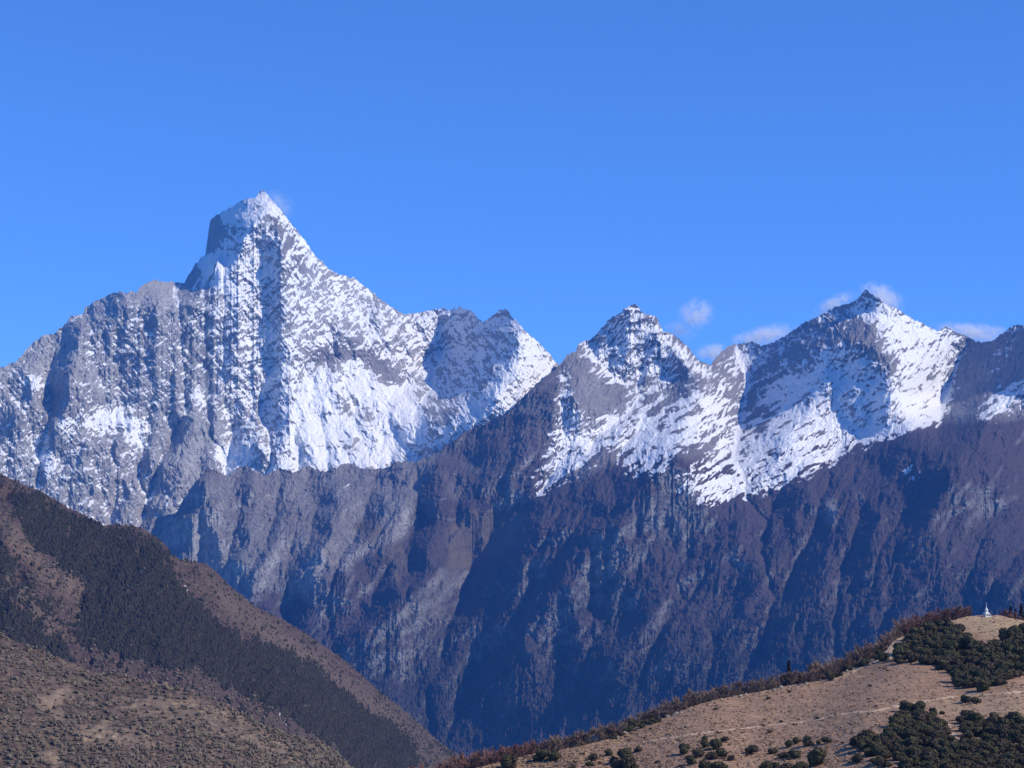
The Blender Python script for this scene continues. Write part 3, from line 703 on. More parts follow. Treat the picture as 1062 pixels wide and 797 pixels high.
tag(o, 'scrubby nearer hillside with tan bare earth patches in the lower left corner', 'hillside', None, 'structure')
x, y = scatter(h2, 26000, np.clip((0.75 - tanp * 1.3) * np.clip(0.7 + 1.6 * fbm(un / 11, vn / 6, 5, 83, 0.6), 0.15, 1.4), 0.05, 1), 24, 805, -150, 390)
P = h2.point(x, y); n = len(x)
o = blobs('shrubs', P, 0.5 + 2.4 * r_.uniform(0, 1, n) ** 2.2, 0.5 + 1.9 * r_.uniform(0, 1, n) ** 2, np.clip(fbm(x / 25, y / 12, 3, 81) * 0.9 + r_.uniform(0, 0.9, n), 0, 1), MAT_SCRUB, 34)
tag(o, 'low grey brown shrubs covering the nearer hillside at lower left', 'scrub', None, 'stuff')
print('h2', time.time() - T0)

# ================================================================== LAYER 5: grassy hill on the right
SKY5 = [(400,830),(430,815),(470,803),(496,796),(514,792),(539,785.5),(554,782),(583,778),(606,773),(637,765),(663,753),(692,744),(717,733),(739,726.5),(764,721.5),(789,717.5),(816,711.5),(837,708.5),(860,704),(875,697),
 (899,687),(913,680),(922,672),(934,661),(950,653),(970,647),(990,643),(1004,639.3),(1018,638.2),(1037,638.6),(1062,644),(1110,655),(1222,672),(1440,705)]
h3 = Layer(400, 1440, 625, 850, 0.8)
h3.skyline(SKY5, 0.6, 0.12, 16)
h3.D = rbf([(1018,638,905),(990,643,890),(1062,644,895),(934,660,850),(875,697,800),(837,709,780),(789,718,765),(739,727,745),(692,745,725),(637,766,705),(583,779,690),(515,793,682),(430,815,672),(1222,672,880),(1440,705,860),(1440,840,560),
  (1062,797,585),(900,797,590),(700,797,630),(560,812,655),(1062,720,700),(900,740,675),(800,760,680),(1000,690,775),(1040,660,845),(1222,820,560),(430,850,650),(800,840,560),(1062,850,520)], h3.X, h3.Y).astype(np.float32)
un, vn = h3.X, h3.Y
h3.D += (-5 * fbm(un / 60, vn / 25, 4, 82, 0.5) - 0.9 * fbm(un / 9, vn / 4, 4, 84, 0.6)).astype(np.float32)
h3.monotone(0.05)
def grass_mat(t):
    dry, bare, dark = t.attr('dry'), t.attr('bare'), t.attr('dark')
    n1 = t.noise(0.05, 5, 0.6); n2 = t.noise(0.6, 4, 0.7); n3 = t.noise(0.22, 5, 0.7, stretch=(0.6, 2.2, 2.0))
    c = t.mix(n1, (0.27, 0.160, 0.102), (0.44, 0.285, 0.175))
    c = t.mix(dry, c, (0.46, 0.33, 0.19))
    c = t.mix(t.step(n3, 0.40, 0.62), t.mix(0.5, c, (0.13, 0.088, 0.06)), c)
    c = t.mix(t.step(t.val(dark, 'ADD', t.val(t.val(n3, 'SUBTRACT', 0.5), 'MULTIPLY', 1.2)), 0.5, 0.75), c, (0.085, 0.065, 0.042))
    c = t.mix(t.step(t.val(bare, 'ADD', t.val(t.val(n2, 'SUBTRACT', 0.5), 'MULTIPLY', 1.0)), 0.45, 0.7), c, (0.46, 0.40, 0.32))
    c = t.mix(t.step(n2, 0.3, 0.65), t.mix(0.35, c, (0.07, 0.05, 0.035)), c)
    t.base(c); t.bump(n2, 0.5, 0.3)
MAT_GRASS = attr_mat('dry_mountain_grass', grass_mat)
bare3 = field(h3, [(0.75, [(934,659),(940,661),(930,668),(926,680),(922,686),(905,690),(880,700),(860,707),(856,704),(900,685),(919,678),(922,668)]), (0.6, [(1028,668),(1040,668),(1038,675),(1028,674)]), (0.6, [(985,682),(1005,680),(1004,686),(986,687)]),
   (0.55, [(960,690),(1000,715),(1030,718),(1062,712),(1062,722),(1000,724),(970,700)]), (0.55, [(965,742),(985,745),(1000,765),(1015,785),(1005,785),(985,765)]), (0.5, [(640,766),(720,732),(860,704),(860,708),(740,732),(660,762)])], 3)
dark3 = np.clip(0.30 + 1.0 * fbm(un / 16, vn / 5, 4, 86, 0.6), 0, 1) * field(h3, [(0.9, [(860,712),(980,700),(980,720),(880,735),(850,730)]), (0.5, [(700,740),(850,715),(850,760),(700,765)])], 5)
o = h3.build('grassy_hill', 848, 300, MAT_GRASS, {'dry': field(h3, [(0.9, [(985,640),(1018,635),(1062,640),(1062,655),(1035,664),(1005,655)]), (0.5, [(960,730),(1062,720),(1062,750),(980,745)])], 4), 'bare': bare3 + 0.25 * fbm(un / 5, vn / 2.5, 3, 87), 'dark': dark3}, 0.9, (10, 8.0, 0.5))
tag(o, 'tan dry grass hill with dark oak thickets rising to a white stupa', 'hill', None, 'structure')
print('h3', time.time() - T0)

def soil(c, d, sc=1.0):
    def f(t):
        n = t.noise(1.3 * sc, 5, 0.65); t.base(t.mix(n, c, d)); t.bump(n, 0.5, 0.15)
    return f
MAT_PATH = attr_mat('pale_trodden_dirt', soil((0.32, 0.215, 0.14), (0.52, 0.39, 0.27)))
def path(pts, w, label, seed):
    p = np.array(pts, float); L = np.r_[0, np.cumsum(np.hypot(*np.diff(p, axis=0).T))]; s = np.arange(0, L[-1], 0.6)
    x = np.interp(s, L, p[:, 0]); y = np.interp(s, L, p[:, 1]) + 0.5 * fbm(s / 12, s * 0, 3, seed)
    C = h3.point(x, y); T = np.gradient(C, axis=0); T[:, 2] = 0; T /= np.linalg.norm(T, axis=1, keepdims=True) + 1e-9
    Nn = np.stack([-T[:, 1], T[:, 0], T[:, 0] * 0], -1); rows = []
    for k in np.linspace(-1, 1, 7):
        wv = w * (0.75 + 1.5 * fbm(s / 8 + (k > 0) * 40, s * 0 + 5, 3, seed + 2)) 
        Q = C + Nn * (k * wv)[:, None]
        # drop onto the hill: find the photo direction of the shifted point and read the surface there
        fx = Q[:, 0]; fy = Q[:, 1] * CP + Q[:, 2] * SP; fz = -Q[:, 1] * SP + Q[:, 2] * CP
        for _ in range(3):
            px, py = W0 / 2 + FPX * fx / fy, H0 / 2 - FPX * fz / fy
            S_ = h3.point(px, py)
            dh = np.hypot(Q[:, 0], Q[:, 1]) - np.hypot(S_[:, 0], S_[:, 1])
            Q[:, 2] = Q[:, 2] + np.clip(dh, -2, 2) * 0.15
            fy = Q[:, 1] * CP + Q[:, 2] * SP; fz = -Q[:, 1] * SP + Q[:, 2] * CP
        S_[:, 2] += 0.10 * (1 - k * k) + 0.02
        rows.append(S_)
    G = np.stack(rows, 1); H, W = G.shape[:2]; idx = np.arange(H * W).reshape(H, W)
    q = np.stack([idx[:-1, :-1], idx[:-1, 1:], idx[1:, 1:], idx[1:, :-1]], -1).reshape(-1, 4)
    o = mesh_np('path', G.reshape(-1, 3), q, 4, MAT_PATH, smooth=True)
    tag(o, label, 'path', None, 'structure')
path([(667,770),(695,765),(723,761),(785,754),(820,750),(840,747.5),(875,740.5),(910,737),(938,731),(971,725),(1004,721.5),(1035,720),(1062,717),(1120,712)], 1.6, 'pale dirt trail crossing the dry grass of the right hill', 5)
path([(940,661),(933,662.5),(928,667),(924,673),(925,679),(921,684),(911,685),(899,690),(880,699),(862,706)], 1.7, 'pale stony track climbing the crest beside the large oak thicket', 9)

# ------------------------------------------------------------------ oaks
MAT_OAKS = [foliage_mat('evergreen_oak_leaves', (0.026, 0.028, 0.014), (0.080, 0.074, 0.034)), foliage_mat('olive_oak_leaves', (0.030, 0.028, 0.014), (0.090, 0.076, 0.038)), foliage_mat('brownish_oak_leaves', (0.030, 0.025, 0.015), (0.085, 0.064, 0.038))]
MAT_BARK = attr_mat('grey_brown_bark', soil((0.09, 0.07, 0.055), (0.17, 0.14, 0.115), 2.0))
MAT_TWIG = foliage_mat('bare_twigs', (0.12, 0.075, 0.056), (0.25, 0.17, 0.125))
MAT_REDTWIG = foliage_mat('reddish_twigs', (0.11, 0.055, 0.045), (0.24, 0.125, 0.095))
MAT_DRYBUSH = foliage_mat('dry_bush_leaves', (0.040, 0.026, 0.018), (0.085, 0.060, 0.036))
def tube(pts, radii, sides=6):
    pts = np.array(pts, float); V = []; F = []
    for i, p in enumerate(pts):
        d = pts[min(i + 1, len(pts) - 1)] - pts[max(i - 1, 0)]; d /= np.linalg.norm(d) + 1e-9
        a = np.cross(d, [0.3, 0.9, 0.2]); a /= np.linalg.norm(a); b = np.cross(d, a)
        for k in range(sides):
            t = 2 * np.pi * k / sides; V.append(p + radii[i] * (a * math.cos(t) + b * math.sin(t)))
    for i in range(len(pts) - 1):
        for k in range(sides):
            j = (k + 1) % sides; F += [(i * sides + k, i * sides + j, (i + 1) * sides + j), (i * sides + k, (i + 1) * sides + j, (i + 1) * sides + k)]
    return np.array(V), np.array(F)
def join(parts):
    V = []; F = []; n = 0
    for v, f in parts: V.append(v); F.append(f + n); n += len(v)
    return np.concatenate(V), np.concatenate(F)
def ico(sub):
    bm = bmesh.new(); bmesh.ops.create_icosphere(bm, subdivisions=sub, radius=1.0); bm.verts.ensure_lookup_table()
    v = np.array([q.co[:] for q in bm.verts]); f = np.array([[q.index for q in p.verts] for p in bm.faces]); bm.free(); return v, f
ICO2 = ico(2)
def leaf_cards(C, Nn, size, r):
    n = len(C); t = np.cross(Nn, r.normal(size=(n, 3))); t /= np.linalg.norm(t, axis=1, keepdims=True) + 1e-9; b = np.cross(Nn, t)
    sz = size * r.uniform(0.6, 1.3, (n, 1))
    V = np.stack([C - t * sz * 0.6, C + b * sz, C + t * sz * 0.6, C - b * sz * 0.8], 1).reshape(-1, 3)
    i = np.arange(n)[:, None] * 4
    return V, np.concatenate([i + [0, 1, 2], i + [0, 2, 3]], 0)
def empty(name): o = bpy.data.objects.new(name, None); COL.objects.link(o); o.empty_display_size = 0.5; return o
def crown_mesh(seed, lobes, rad, height, nleaf=1500, squash=0.8):
    r = np.random.default_rng(seed); parts = []; tones = []
    C = []
    for i in range(lobes):
        a = r.uniform(0, 6.28); q = math.sqrt(r.uniform(0, 1)) * rad * 0.62
        R = rad * r.uniform(0.34, 0.55) * (1.1 if i == 0 else 1)
        z = height * r.uniform(0.28, 0.80) * (1 - 0.35 * q / rad)
        C.append((q * math.cos(a), q * math.sin(a), z, R))
    for x, y, z, R in C:
        v, f = ICO2
        vv = v * (R * (0.80 + 0.22 * np.sin(v[:, :1] * 5 + x * 9) * np.cos(v[:, 1:2] * 6 + y * 7) + r.normal(0, 0.06, (len(v), 1))))
        vv = vv * [1, 1, squash] + [x, y, z]; vv[:, 2] = np.maximum(vv[:, 2], 0.03 * height)
        parts.append((vv, f)); tones.append(r.uniform(0.1, 0.9, len(vv)))
        n = nleaf // lobes; d = r.normal(size=(n, 3)); d /= np.linalg.norm(d, axis=1, keepdims=True)
        P = d * R * r.uniform(0.78, 1.14, (n, 1)) * [1, 1, squash] + [x, y, z]; P[:, 2] = np.maximum(P[:, 2], 0.04 * height)
        nn = d + r.normal(0, 0.55, (n, 3)); nn /= np.linalg.norm(nn, axis=1, keepdims=True)
        lv, lf = leaf_cards(P, nn, 0.13 * rad, r); parts.append((lv, lf)); tones.append(np.repeat(r.uniform(0.1, 1, n), 4))
    V, F = join(parts); return V, F, np.concatenate(tones)
def make_oak(seed):
    root = empty('oak_tree'); r = np.random.default_rng(seed)
    V, F, tn = crown_mesh(seed, 8 + seed % 3, 0.60, 1.0, 2000)
    mesh_np('crown', V, F, 3, MAT_OAKS[seed % 3], {'tone': tn}, parent=root)
    parts = [tube([(0, 0, -0.15), (0.01, 0, 0.15), (0.03, 0.02, 0.5)], [0.055, 0.045, 0.02])]
    for k in range(3):
        a = r.uniform(0, 6.28); parts.append(tube([(0.01, 0, 0.15 + 0.05 * k), (0.15 * math.cos(a), 0.15 * math.sin(a), 0.4), (0.28 * math.cos(a), 0.28 * math.sin(a), 0.6)], [0.03, 0.02, 0.008], 5))
    V, F = join(parts); mesh_np('trunk', V, F, 3, MAT_BARK, smooth=True, parent=root)
    return root
def make_bare(seed, dense=1.0):
    root = empty('bare_tree'); r = np.random.default_rng(seed)
    tp = [(0, 0, -0.1), (r.normal(0, .01), r.normal(0, .01), 0.3), (r.normal(0, .03), r.normal(0, .03), 0.62), (r.normal(0, .04), r.normal(0, .04), 0.95)]
    parts = [tube(tp, [0.030, 0.022, 0.013, 0.003])]; tips = []
    for k in range(int(16 * dense)):
        z0 = r.uniform(0.16, 0.85); a = r.uniform(0, 6.28); L = r.uniform(0.18, 0.36) * (1.2 - 0.7 * z0)
        b = np.array([0, 0, z0]); e = b + [L * math.cos(a), L * math.sin(a), L * r.uniform(0.6, 1.3)]
        m = (b + e) / 2 + [0, 0, -0.02]; parts.append(tube([b, m, e], [0.011, 0.008, 0.003], 4))
        for q in range(40):
            s = b + (e - b) * r.uniform(0.25, 1.0); d = np.array([math.cos(a + r.normal(0, .9)), math.sin(a + r.normal(0, .9)), r.uniform(0.3, 1.8)]); d /= np.linalg.norm(d)
            tips.append((s, s + d * r.uniform(0.06, 0.17)))
    V, F = join(parts); mesh_np('trunk', V, F, 3, MAT_BARK, smooth=True, parent=root)
    S = np.array([t[0] for t in tips]); E = np.array([t[1] for t in tips]); w = np.cross(E - S, r.normal(size=S.shape)); w /= np.linalg.norm(w, axis=1, keepdims=True); w *= 0.007
    V = np.stack([S - w, S + w, E + w * .6, E - w * .6], 1).reshape(-1, 3); i = np.arange(len(S))[:, None] * 4; F = np.concatenate([i + [0, 1, 2], i + [0, 2, 3]], 0)
    mesh_np('crown', V, F, 3, MAT_REDTWIG if seed >= 250 else MAT_TWIG, {'tone': np.repeat(r.uniform(0, 1, len(S)), 4)}, parent=root)
    return root
def make_conifer(seed):
    root = empty('conifer_tree'); r = np.random.default_rng(seed); parts = []; tn = []
    for k in range(22):
        z = 0.10 + 0.86 * k / 21 ; R = (0.19 * (1 - z) + 0.012) * r.uniform(0.75, 1.15); n = 40; a = r.uniform(0, 6.28, n)
        d = np.stack([np.cos(a), np.sin(a), -0.45 + 0 * a], -1); C = np.array([0, 0, z]) + d * (R * r.uniform(0.2, 1.0, (n, 1)))
        nn = np.stack([np.cos(a) * .4, np.sin(a) * .4, 1 + 0 * a], -1) + r.normal(0, .4, (n, 3)); nn /= np.linalg.norm(nn, axis=1, keepdims=True)
        parts.append(leaf_cards(C, nn, 0.045, r)); tn.append(np.repeat(r.uniform(0, 1, n), 4))
    V, F = join(parts); mesh_np('crown', V, F, 3, MAT_FOREST, {'tone': np.concatenate(tn)}, parent=root)
    V, F = tube([(0, 0, -0.08), (0, 0, 0.5), (0, 0, 0.98)], [0.022, 0.014, 0.002]); mesh_np('trunk', V, F, 3, MAT_BARK, smooth=True, parent=root)
    return root
def make_bush(seed):
    V, F, tn = crown_mesh(seed, 4, 0.6, 0.7, 420, 0.7)
    return mesh_np('shrub', V, F, 3, MAT_DRYBUSH, {'tone': tn})
MAT_STONE = attr_mat('pale_weathered_stone', soil((0.16, 0.145, 0.12), (0.34, 0.31, 0.26), 1.2))
def make_boulder(seed):
    r = np.random.default_rng(seed); v, f = ico(3)
    w = v.copy()
    for k in range(9):
        n = r.normal(size=3); n /= np.linalg.norm(n); h = r.uniform(0.55, 0.85); d = w @ n; w = w - np.maximum(d - h, 0)[:, None] * n
    w += r.normal(0, 0.015, w.shape)
    return mesh_np('boulder', w * [0.5, 0.42, 0.36] + [0, 0, 0.12], f, 3, MAT_STONE)
KIDS = {}
def place(protos, i, loc, scale, rz, label, cat, group, wob=None):
    p = protos[i % len(protos)]
    if not p.get('used'):
        o = p; p['used'] = 1; KIDS[p.name] = list(p.children)
    else:
        o = p.copy(); COL.objects.link(o)
        for ch in KIDS[p.name]:
            c = ch.copy(); COL.objects.link(c); c.parent = o
    o.location = loc; o.rotation_euler = (0, 0, rz); o.scale = scale if isinstance(scale, tuple) else (scale,) * 3
    if 'used' in o and o is not p: del o['used']
    tag(o, label, cat, group)
    return o
OAKS = [make_oak(s) for s in (100, 101, 102, 103, 104, 105)]
BARES = [make_bare(s, 1.0 + 0.25 * (s % 2)) for s in (200, 201, 202, 203)]
REDS = [make_bare(s, 1.15) for s in (250, 251)]
PINES = [make_conifer(s) for s in (300, 301, 302)]
BUSHES = [make_bush(s) for s in (400, 401, 402)]
ROCKS = [make_boulder(s) for s in (500, 501, 502)]
R3 = random.Random(17)
def mpp(x, y): return float(h3.samp(h3.D, np.array([x]), np.array([y]))[0]) / FPX
def put(protos, x, y, wpx, hpx, label, cat, group=None, unit_w=1.1, sink=0.25):
    k = mpp(x, y); s = wpx * k / unit_w; h = hpx * k
    l = h3.point([x], [y])[0]
    return place(protos, R3.randrange(99), (l[0], l[1], l[2] - sink), (s, s, h), R3.uniform(0, 6.28), label, cat, group)
def thicket(poly, spacing, wmin, wmax, label, group, seed, maxn=130):
    r = random.Random(seed); xs = [p[0] for p in poly]; ys = [p[1] for p in poly]; got = []; 
    for _ in range(9000):
        x, y = r.uniform(min(xs), max(xs)), r.uniform(min(ys), max(ys))
        if not inpoly(np.array([x]), np.array([y]), poly)[0]: continue
        if any(((x - a) / spacing) ** 2 + ((y - b) / (spacing * 0.62)) ** 2 < 1 for a, b in got): continue
        got.append((x, y))
        if len(got) >= maxn: break
    for x, y in got:
        w = r.uniform(wmin, wmax); put(OAKS, x, y, w, w * r.uniform(0.72, 1.0), label, 'tree', group)
    return len(got)
na = thicket([(948,664),(960,655),(980,653),(994,658),(1004,666),(1018,668),(1026,675),(1038,675),(1044,664),(1054,659),(1085,656),(1110,690),(1062,700),(1046,714),(1032,714),(1022,718),(1006,718),(994,713),(991,702),(978,697),(966,690),(950,690),(935,690),(930,684),(936,673)], 7.0, 12, 18,
  'dark green oak in the large thicket just below the white stupa', 'oaks in the large thicket below the stupa', 1)
nb = thicket([(936,740),(948,737),(962,742),(974,752),(986,768),(1000,780),(1012,790),(1020,806),(940,806),(934,792),(922,776),(918,766)], 8.4, 11.5, 18,
  'dark green oak in the sloping thicket below the bend of the trail', 'oaks in the thicket below the trail bend', 2)
nc = thicket([(893,765),(902,768),(915,770),(920,782),(918,797),(908,797),(900,784),(890,774)], 8.0, 12, 17,
  'dark green oak in the small thicket left of the trail bend thicket', 'oaks in the small thicket left of the trail bend', 3)
nd = thicket([(998,750),(1010,745),(1018,757),(1030,748),(1042,756),(1053,750),(1075,760),(1090,806),(1026,806),(1010,788),(997,770)], 8.4, 11.5, 18,
  'dark green oak in the thicket filling the lower right corner', 'oaks in the lower right corner thicket', 4)
print('oaks', na, nb, nc, nd)
SOLO = [ # x, y of the foot, width px, height px, label
 (529,797,17,17,'dark green oak at the left tip of the grassy crest'), (562,789,17,14,'rounded dark oak on the crest, left one of a touching pair'), (574,789,15,13,'lower dark oak on the crest, right one of a touching pair'),
 (615,789,9,10,'small upright oak beside a lower bush, third clump from the left'), (611,795,10,7,'low dark oak at the foot of the small upright oak'),
 (631,784,9,9,'small round oak standing alone left of the wide oak clump'), (637,791,9,8,'small low oak between the lone round oak and the wide clump'),
 (648,791,17,18,'big round oak forming the top of the left wide clump'), (652,799,19,17,'big round oak at the bottom of the left wide clump'), (642,799,15,15,'big round oak at the left of the left wide clump'),
 (656,757,10,13,'dark upright oak on the crest at the end of the boulders'), (662,780,8,8,'small brownish oak right above the left wide clump'),
 (710,782,13,12,'round oak alone at the left of the middle clump'), (730,769,8,8,'small dark oak on top of the middle clump'), (741,778,14,15,'tall round oak in the centre of the middle clump'),
 (731,776,10,11,'dark oak left of the tall one in the middle clump'), (725,786,12,12,'round oak at the left side of the middle clump'), (748,787,12,14,'oak at the right side of the middle clump'), (738,788,12,11,'low oak in the heart of the middle clump'),
 (717,793,10,11,'oak at the lower left of the middle clump'), (732,799,16,13,'wide oak at the bottom of the middle clump'), (745,800,18,13,'wide oak at the bottom right of the middle clump'), (758,789,7,8,'little oak just right of the middle clump'),
 (752,769,8,7,'small round oak above the right edge of the middle clump'), (780,782,12,12,'round oak alone between the middle clump and the right clump'), (802,782,10,8,'low round oak left of the right hand clump'),
 (817,776,10,11,'upright round oak at the top left of the right hand clump'), (825,772,7,10,'narrow oak at the top of the right hand clump'), (837,774,13,13,'round oak at the top right of the right hand clump'),
 (814,786,13,8,'low wide oak at the left of the right hand clump'), (825,786,14,9,'low wide oak at the centre of the right hand clump'), (848,794,21,22,'largest round oak, at the right of the right hand clump'),
 (799,800,20,13,'broad oak cut by the bottom edge, left of its pair'), (816,800,18,11,'broad oak cut by the bottom edge, right of its pair'), (832,800,16,12,'oak below the largest round oak at the bottom edge'),
 (857,771,11,9,'round oak above the largest round oak'), (849,772,6,6,'tiny oak beside the round oak above the largest one'), (889,791,13,12,'round oak alone below the small thicket'),
 (1003,729,11,10,'dark oak just under the trail, left of a pair'), (1012,730,9,9,'dark oak just under the trail, right of a pair'), (968,742,9,9,'small oak at the upper right of the trail bend thicket'), (977,741,6,5,'tiny oak between the two lower right thickets'),
 (917,686,12,12,'oak standing alone on the crest at the left of the stony track'),
]
for x, y, w, h, lb in SOLO: put(OAKS, x, y, w, h, lb, 'tree', 'oaks scattered over the dry grass')
# low bushes
BG = 'low bushes dotted over the dry grass'
for x, y, w, h, lb in [(799,760,10,6,'wide low brown bush above the lone oak'), (682,791,7,5,'brown bush right of the left wide clump'), (593,797,9,5,'brown bush at the bottom edge under the crest'), (622,793,5,5,'brown bush beside the small low oak'), (775,785,5,6,'small brown bush below the lone oak'),
     (675,757,5,4,'dark bush on the slope under the left boulders'), (708,799,8,8,'brown bush under the left oak of the middle clump'), (848,746,9,5,'brown bush lying against the dirt trail'), (824,752,7,3,'flat bush under the dirt trail left of the middle'), (742,736,9,4,'reddish bush on the bare bank near the crest')]:
    put(BUSHES, x, y, w, h, lb, 'bush', BG, 1.2, 0.05)
rb = random.Random(5); cnt = 0
while cnt < 150:
    x = rb.uniform(560, 1062); y = rb.uniform(float(h3.top(x)) + 3, 797)
    if rb.random() > 0.35 + 0.5 * (y > 745): continue
    w = 1.8 + 4.5 * rb.random() ** 2; put(BUSHES, x, y, w, w * rb.uniform(0.5, 0.8), 'tiny dark tussock dotted among many on the dry grass', 'bush', 'tiny tussocks on the dry grass', 1.2, 0.02); cnt += 1
rg = np.random.default_rng(77); x = rg.uniform(480, 1190, 26000); yt_ = h3.top(x); y = rg.uniform(yt_ + 0.5, np.maximum(yt_ + 1, 810)); x, y = x[y < 812], y[y < 812]
kk = np.clip(0.45 + 1.1 * fbm(x / 14, y / 5, 4, 86, 0.6), 0.06, 1); kk = rg.uniform(0, 1, len(x)) < kk; x, y = x[kk], y[kk]; n = len(x)
o = blobs('grass', h3.point(x, y) - [0, 0, 0.05], rg.uniform(0.15, 0.5, n), rg.uniform(0.15, 0.55, n), rg.uniform(0, 1, n), attr_mat('dry_grass_tufts', lambda t: t.base(t.mix(t.attr('tone'), (0.11, 0.068, 0.042), (0.36, 0.235, 0.145)))), 78)
tag(o, 'short dry tan grass tufts covering the right hill', 'grass', None, 'stuff')
# bare trees behind the crest
rt = random.Random(23)
def bare_row(x0, x1, n, dmin, dmax, hmin, hmax, label, group):
    for i in range(n):
        x = x0 + (x1 - x0) * (i + rt.uniform(0.1, 0.9)) / n; yt = float(h3.top(x)); D0 = float(h3.samp(h3.D, np.array([x]), np.array([yt]))[0]); dd = rt.uniform(dmin, dmax)
        a, b, c = rays(x, yt); h = 0.78 * rt.uniform(hmin, hmax) + 0.5 * dd + 0.4
        place(REDS if label.startswith('reddish') else BARES, rt.randrange(99), (a * (D0 + dd), b * (D0 + dd), c * D0 - 0.5 * dd - 0.6), (h * 0.95, h * 0.95, h), rt.uniform(0, 6.28), label, 'tree', group)
bare_row(436, 560, 46, 3, 26, 2.6, 5.0, 'reddish bare tree in the low row at the left end of the crest', 'bare trees at the left end of the crest')
bare_row(560, 700, 44, 2, 20, 2.8, 5.2, 'bare brown tree behind the boulders on the crest\'s left half', 'bare trees behind the crest boulders')
bare_row(690, 845, 50, 2, 20, 3.4, 6.2, 'grey brown bare tree in the long row behind the middle crest', 'bare trees behind the middle crest')
bare_row(840, 940, 46, 2, 22, 5.0, 8.5, 'tall bare tree in the dense row left of the large thicket', 'tall bare trees left of the large thicket')
bare_row(935, 1006, 30, 3, 22, 4.2, 7.0, 'reddish bare tree behind the top of the large thicket', 'bare trees behind the large thicket')
bare_row(1040, 1110, 14, 8, 24, 1.5, 4.0, 'reddish bare tree behind the hilltop right of the stupa', 'bare trees right of the stupa')
def conifer(x, ytop, hpx, dd, label, group=None):
    yt = float(h3.top(x)); D0 = float(h3.samp(h3.D, np.array([x]), np.array([yt]))[0]); D = D0 + dd; a, b, c = rays(x, ytop); h = hpx * D / FPX
    place(PINES, rt.randrange(9), (a * D, b * D, c * D - h), (h * 1.1, h * 1.1, h), rt.uniform(0, 6.28), label, 'tree', group)
conifer(818, 685, 32, 14, 'dark pointed conifer rising above the bare trees on the crest')
conifer(797, 706, 22, 10, 'small dark conifer left of the pointed conifer on the crest')
for x, yt, hp in ((1042,633,18),(1048,628,24),(1053,631,22),(1059,626,28),(1066,624,32),(1074,627,32)):
    conifer(x, yt, hp, rt.uniform(18, 34), 'dark conifer in the small wood behind the hilltop right of the stupa', 'conifers right of the stupa')
# dark evergreen bushes and boulders along the crest
for i in range(26):
    x = rt.uniform(636, 700) if i < 14 else rt.uniform(860, 925); y = float(h3.top(x)) + rt.uniform(0.5, 3)
    w = rt.uniform(5, 10); put(OAKS, x, y, w, w * 0.85, 'small dark oak hugging the crest ' + ('at the left boulders' if i < 14 else 'beside the stony track'), 'tree', 'small oaks along the crest ' + ('at the left boulders' if i < 14 else 'beside the stony track'))
for i in range(46):
    x = rt.uniform(640, 720) if i < 16 else rt.uniform(760, 905); y = float(h3.top(x)) + rt.uniform(0.3, 2.2)
    w = rt.uniform(2.2, 5.5)
    k = mpp(x, y); l = h3.point([x], [y])[0]
    place(ROCKS, rt.randrange(9), (l[0], l[1], l[2]), w * k, rt.uniform(0, 6.28), 'grey boulder on the crest ' + ('among the small oaks at its left half' if i < 16 else 'below the long row of bare trees'), 'boulder', 'boulders along the crest' + (' among small oaks' if i < 16 else ' below the bare trees'))
for x, y, w, lb in ((991,754,4.5,'white boulder in the gap between the two lower right thickets'), (985,642.5,2.0,'small white stone on the hilltop left of the stupa'), (1035,673,4,'pale flat boulder in the clearing below the stupa'), (726,747,2.5,'small white stone on the middle grass slope')):
    k = mpp(x, y); l = h3.point([x], [y])[0]; place(ROCKS, rt.randrange(9), (l[0], l[1], l[2]), w * k, rt.uniform(0, 6.28), lb, 'boulder', None)

# ------------------------------------------------------------------ white stupa
MAT_WHITE = attr_mat('whitewashed_plaster', soil((0.50, 0.49, 0.46), (0.70, 0.69, 0.65), 1.5))
MAT_GOLD = attr_mat('dull_spire_metal', lambda t: (t.base((0.62, 0.58, 0.50)), t.b.inputs['Roughness'].__setattr__('default_value', 0.5)))
MAT_DARK = attr_mat('dark_doorway', lambda t: t.base((0.03, 0.03, 0.035)))
def frustum(x, y, z0, z1, w0, w1, d0=None, d1=None):
    d0 = d0 or w0; d1 = d1 or w1
    v = np.array([(x + sx * w / 2, y + sy * d / 2, z) for z, w, d in ((z0, w0, d0), (z1, w1, d1)) for sx, sy in ((-1, -1), (1, -1), (1, 1), (-1, 1))])
    f = np.array([(0, 2, 1), (0, 3, 2), (4, 5, 6), (4, 6, 7)] + [t for i in range(4) for t in ((i, (i + 1) % 4, 4 + (i + 1) % 4), (i, 4 + (i + 1) % 4, 4 + i))]); return v, f
def lathe(prof, n=20):
    V = np.array([(r * math.cos(2 * math.pi * k / n), r * math.sin(2 * math.pi * k / n), z) for r, z in prof for k in range(n)]); F = []
    for i in range(len(prof) - 1):
        for k in range(n):
            j = (k + 1) % n; F += [(i * n + k, i * n + j, (i + 1) * n + j), (i * n + k, (i + 1) * n + j, (i + 1) * n + k)]
    return V, np.array(F)
sp = h3.point([1023.2], [639.6])[0]
st = empty('stupa'); st.location = (sp[0], sp[1], sp[2] - 0.2); st.rotation_euler = (0, 0, RAD(22))
st.scale = (0.88, 0.88, 0.92)
tag(st, 'small white stupa with a thin spire on top of the grassy hill', 'stupa')
V, F = join([frustum(0, 0, -0.3, 0.35, 3.3, 3.2), frustum(0, 0, 0.35, 1.25, 2.7, 2.6), frustum(0, 0, 1.25, 1.45, 3.0, 3.0)]); mesh_np('base', V, F, 3, MAT_WHITE, parent=st)
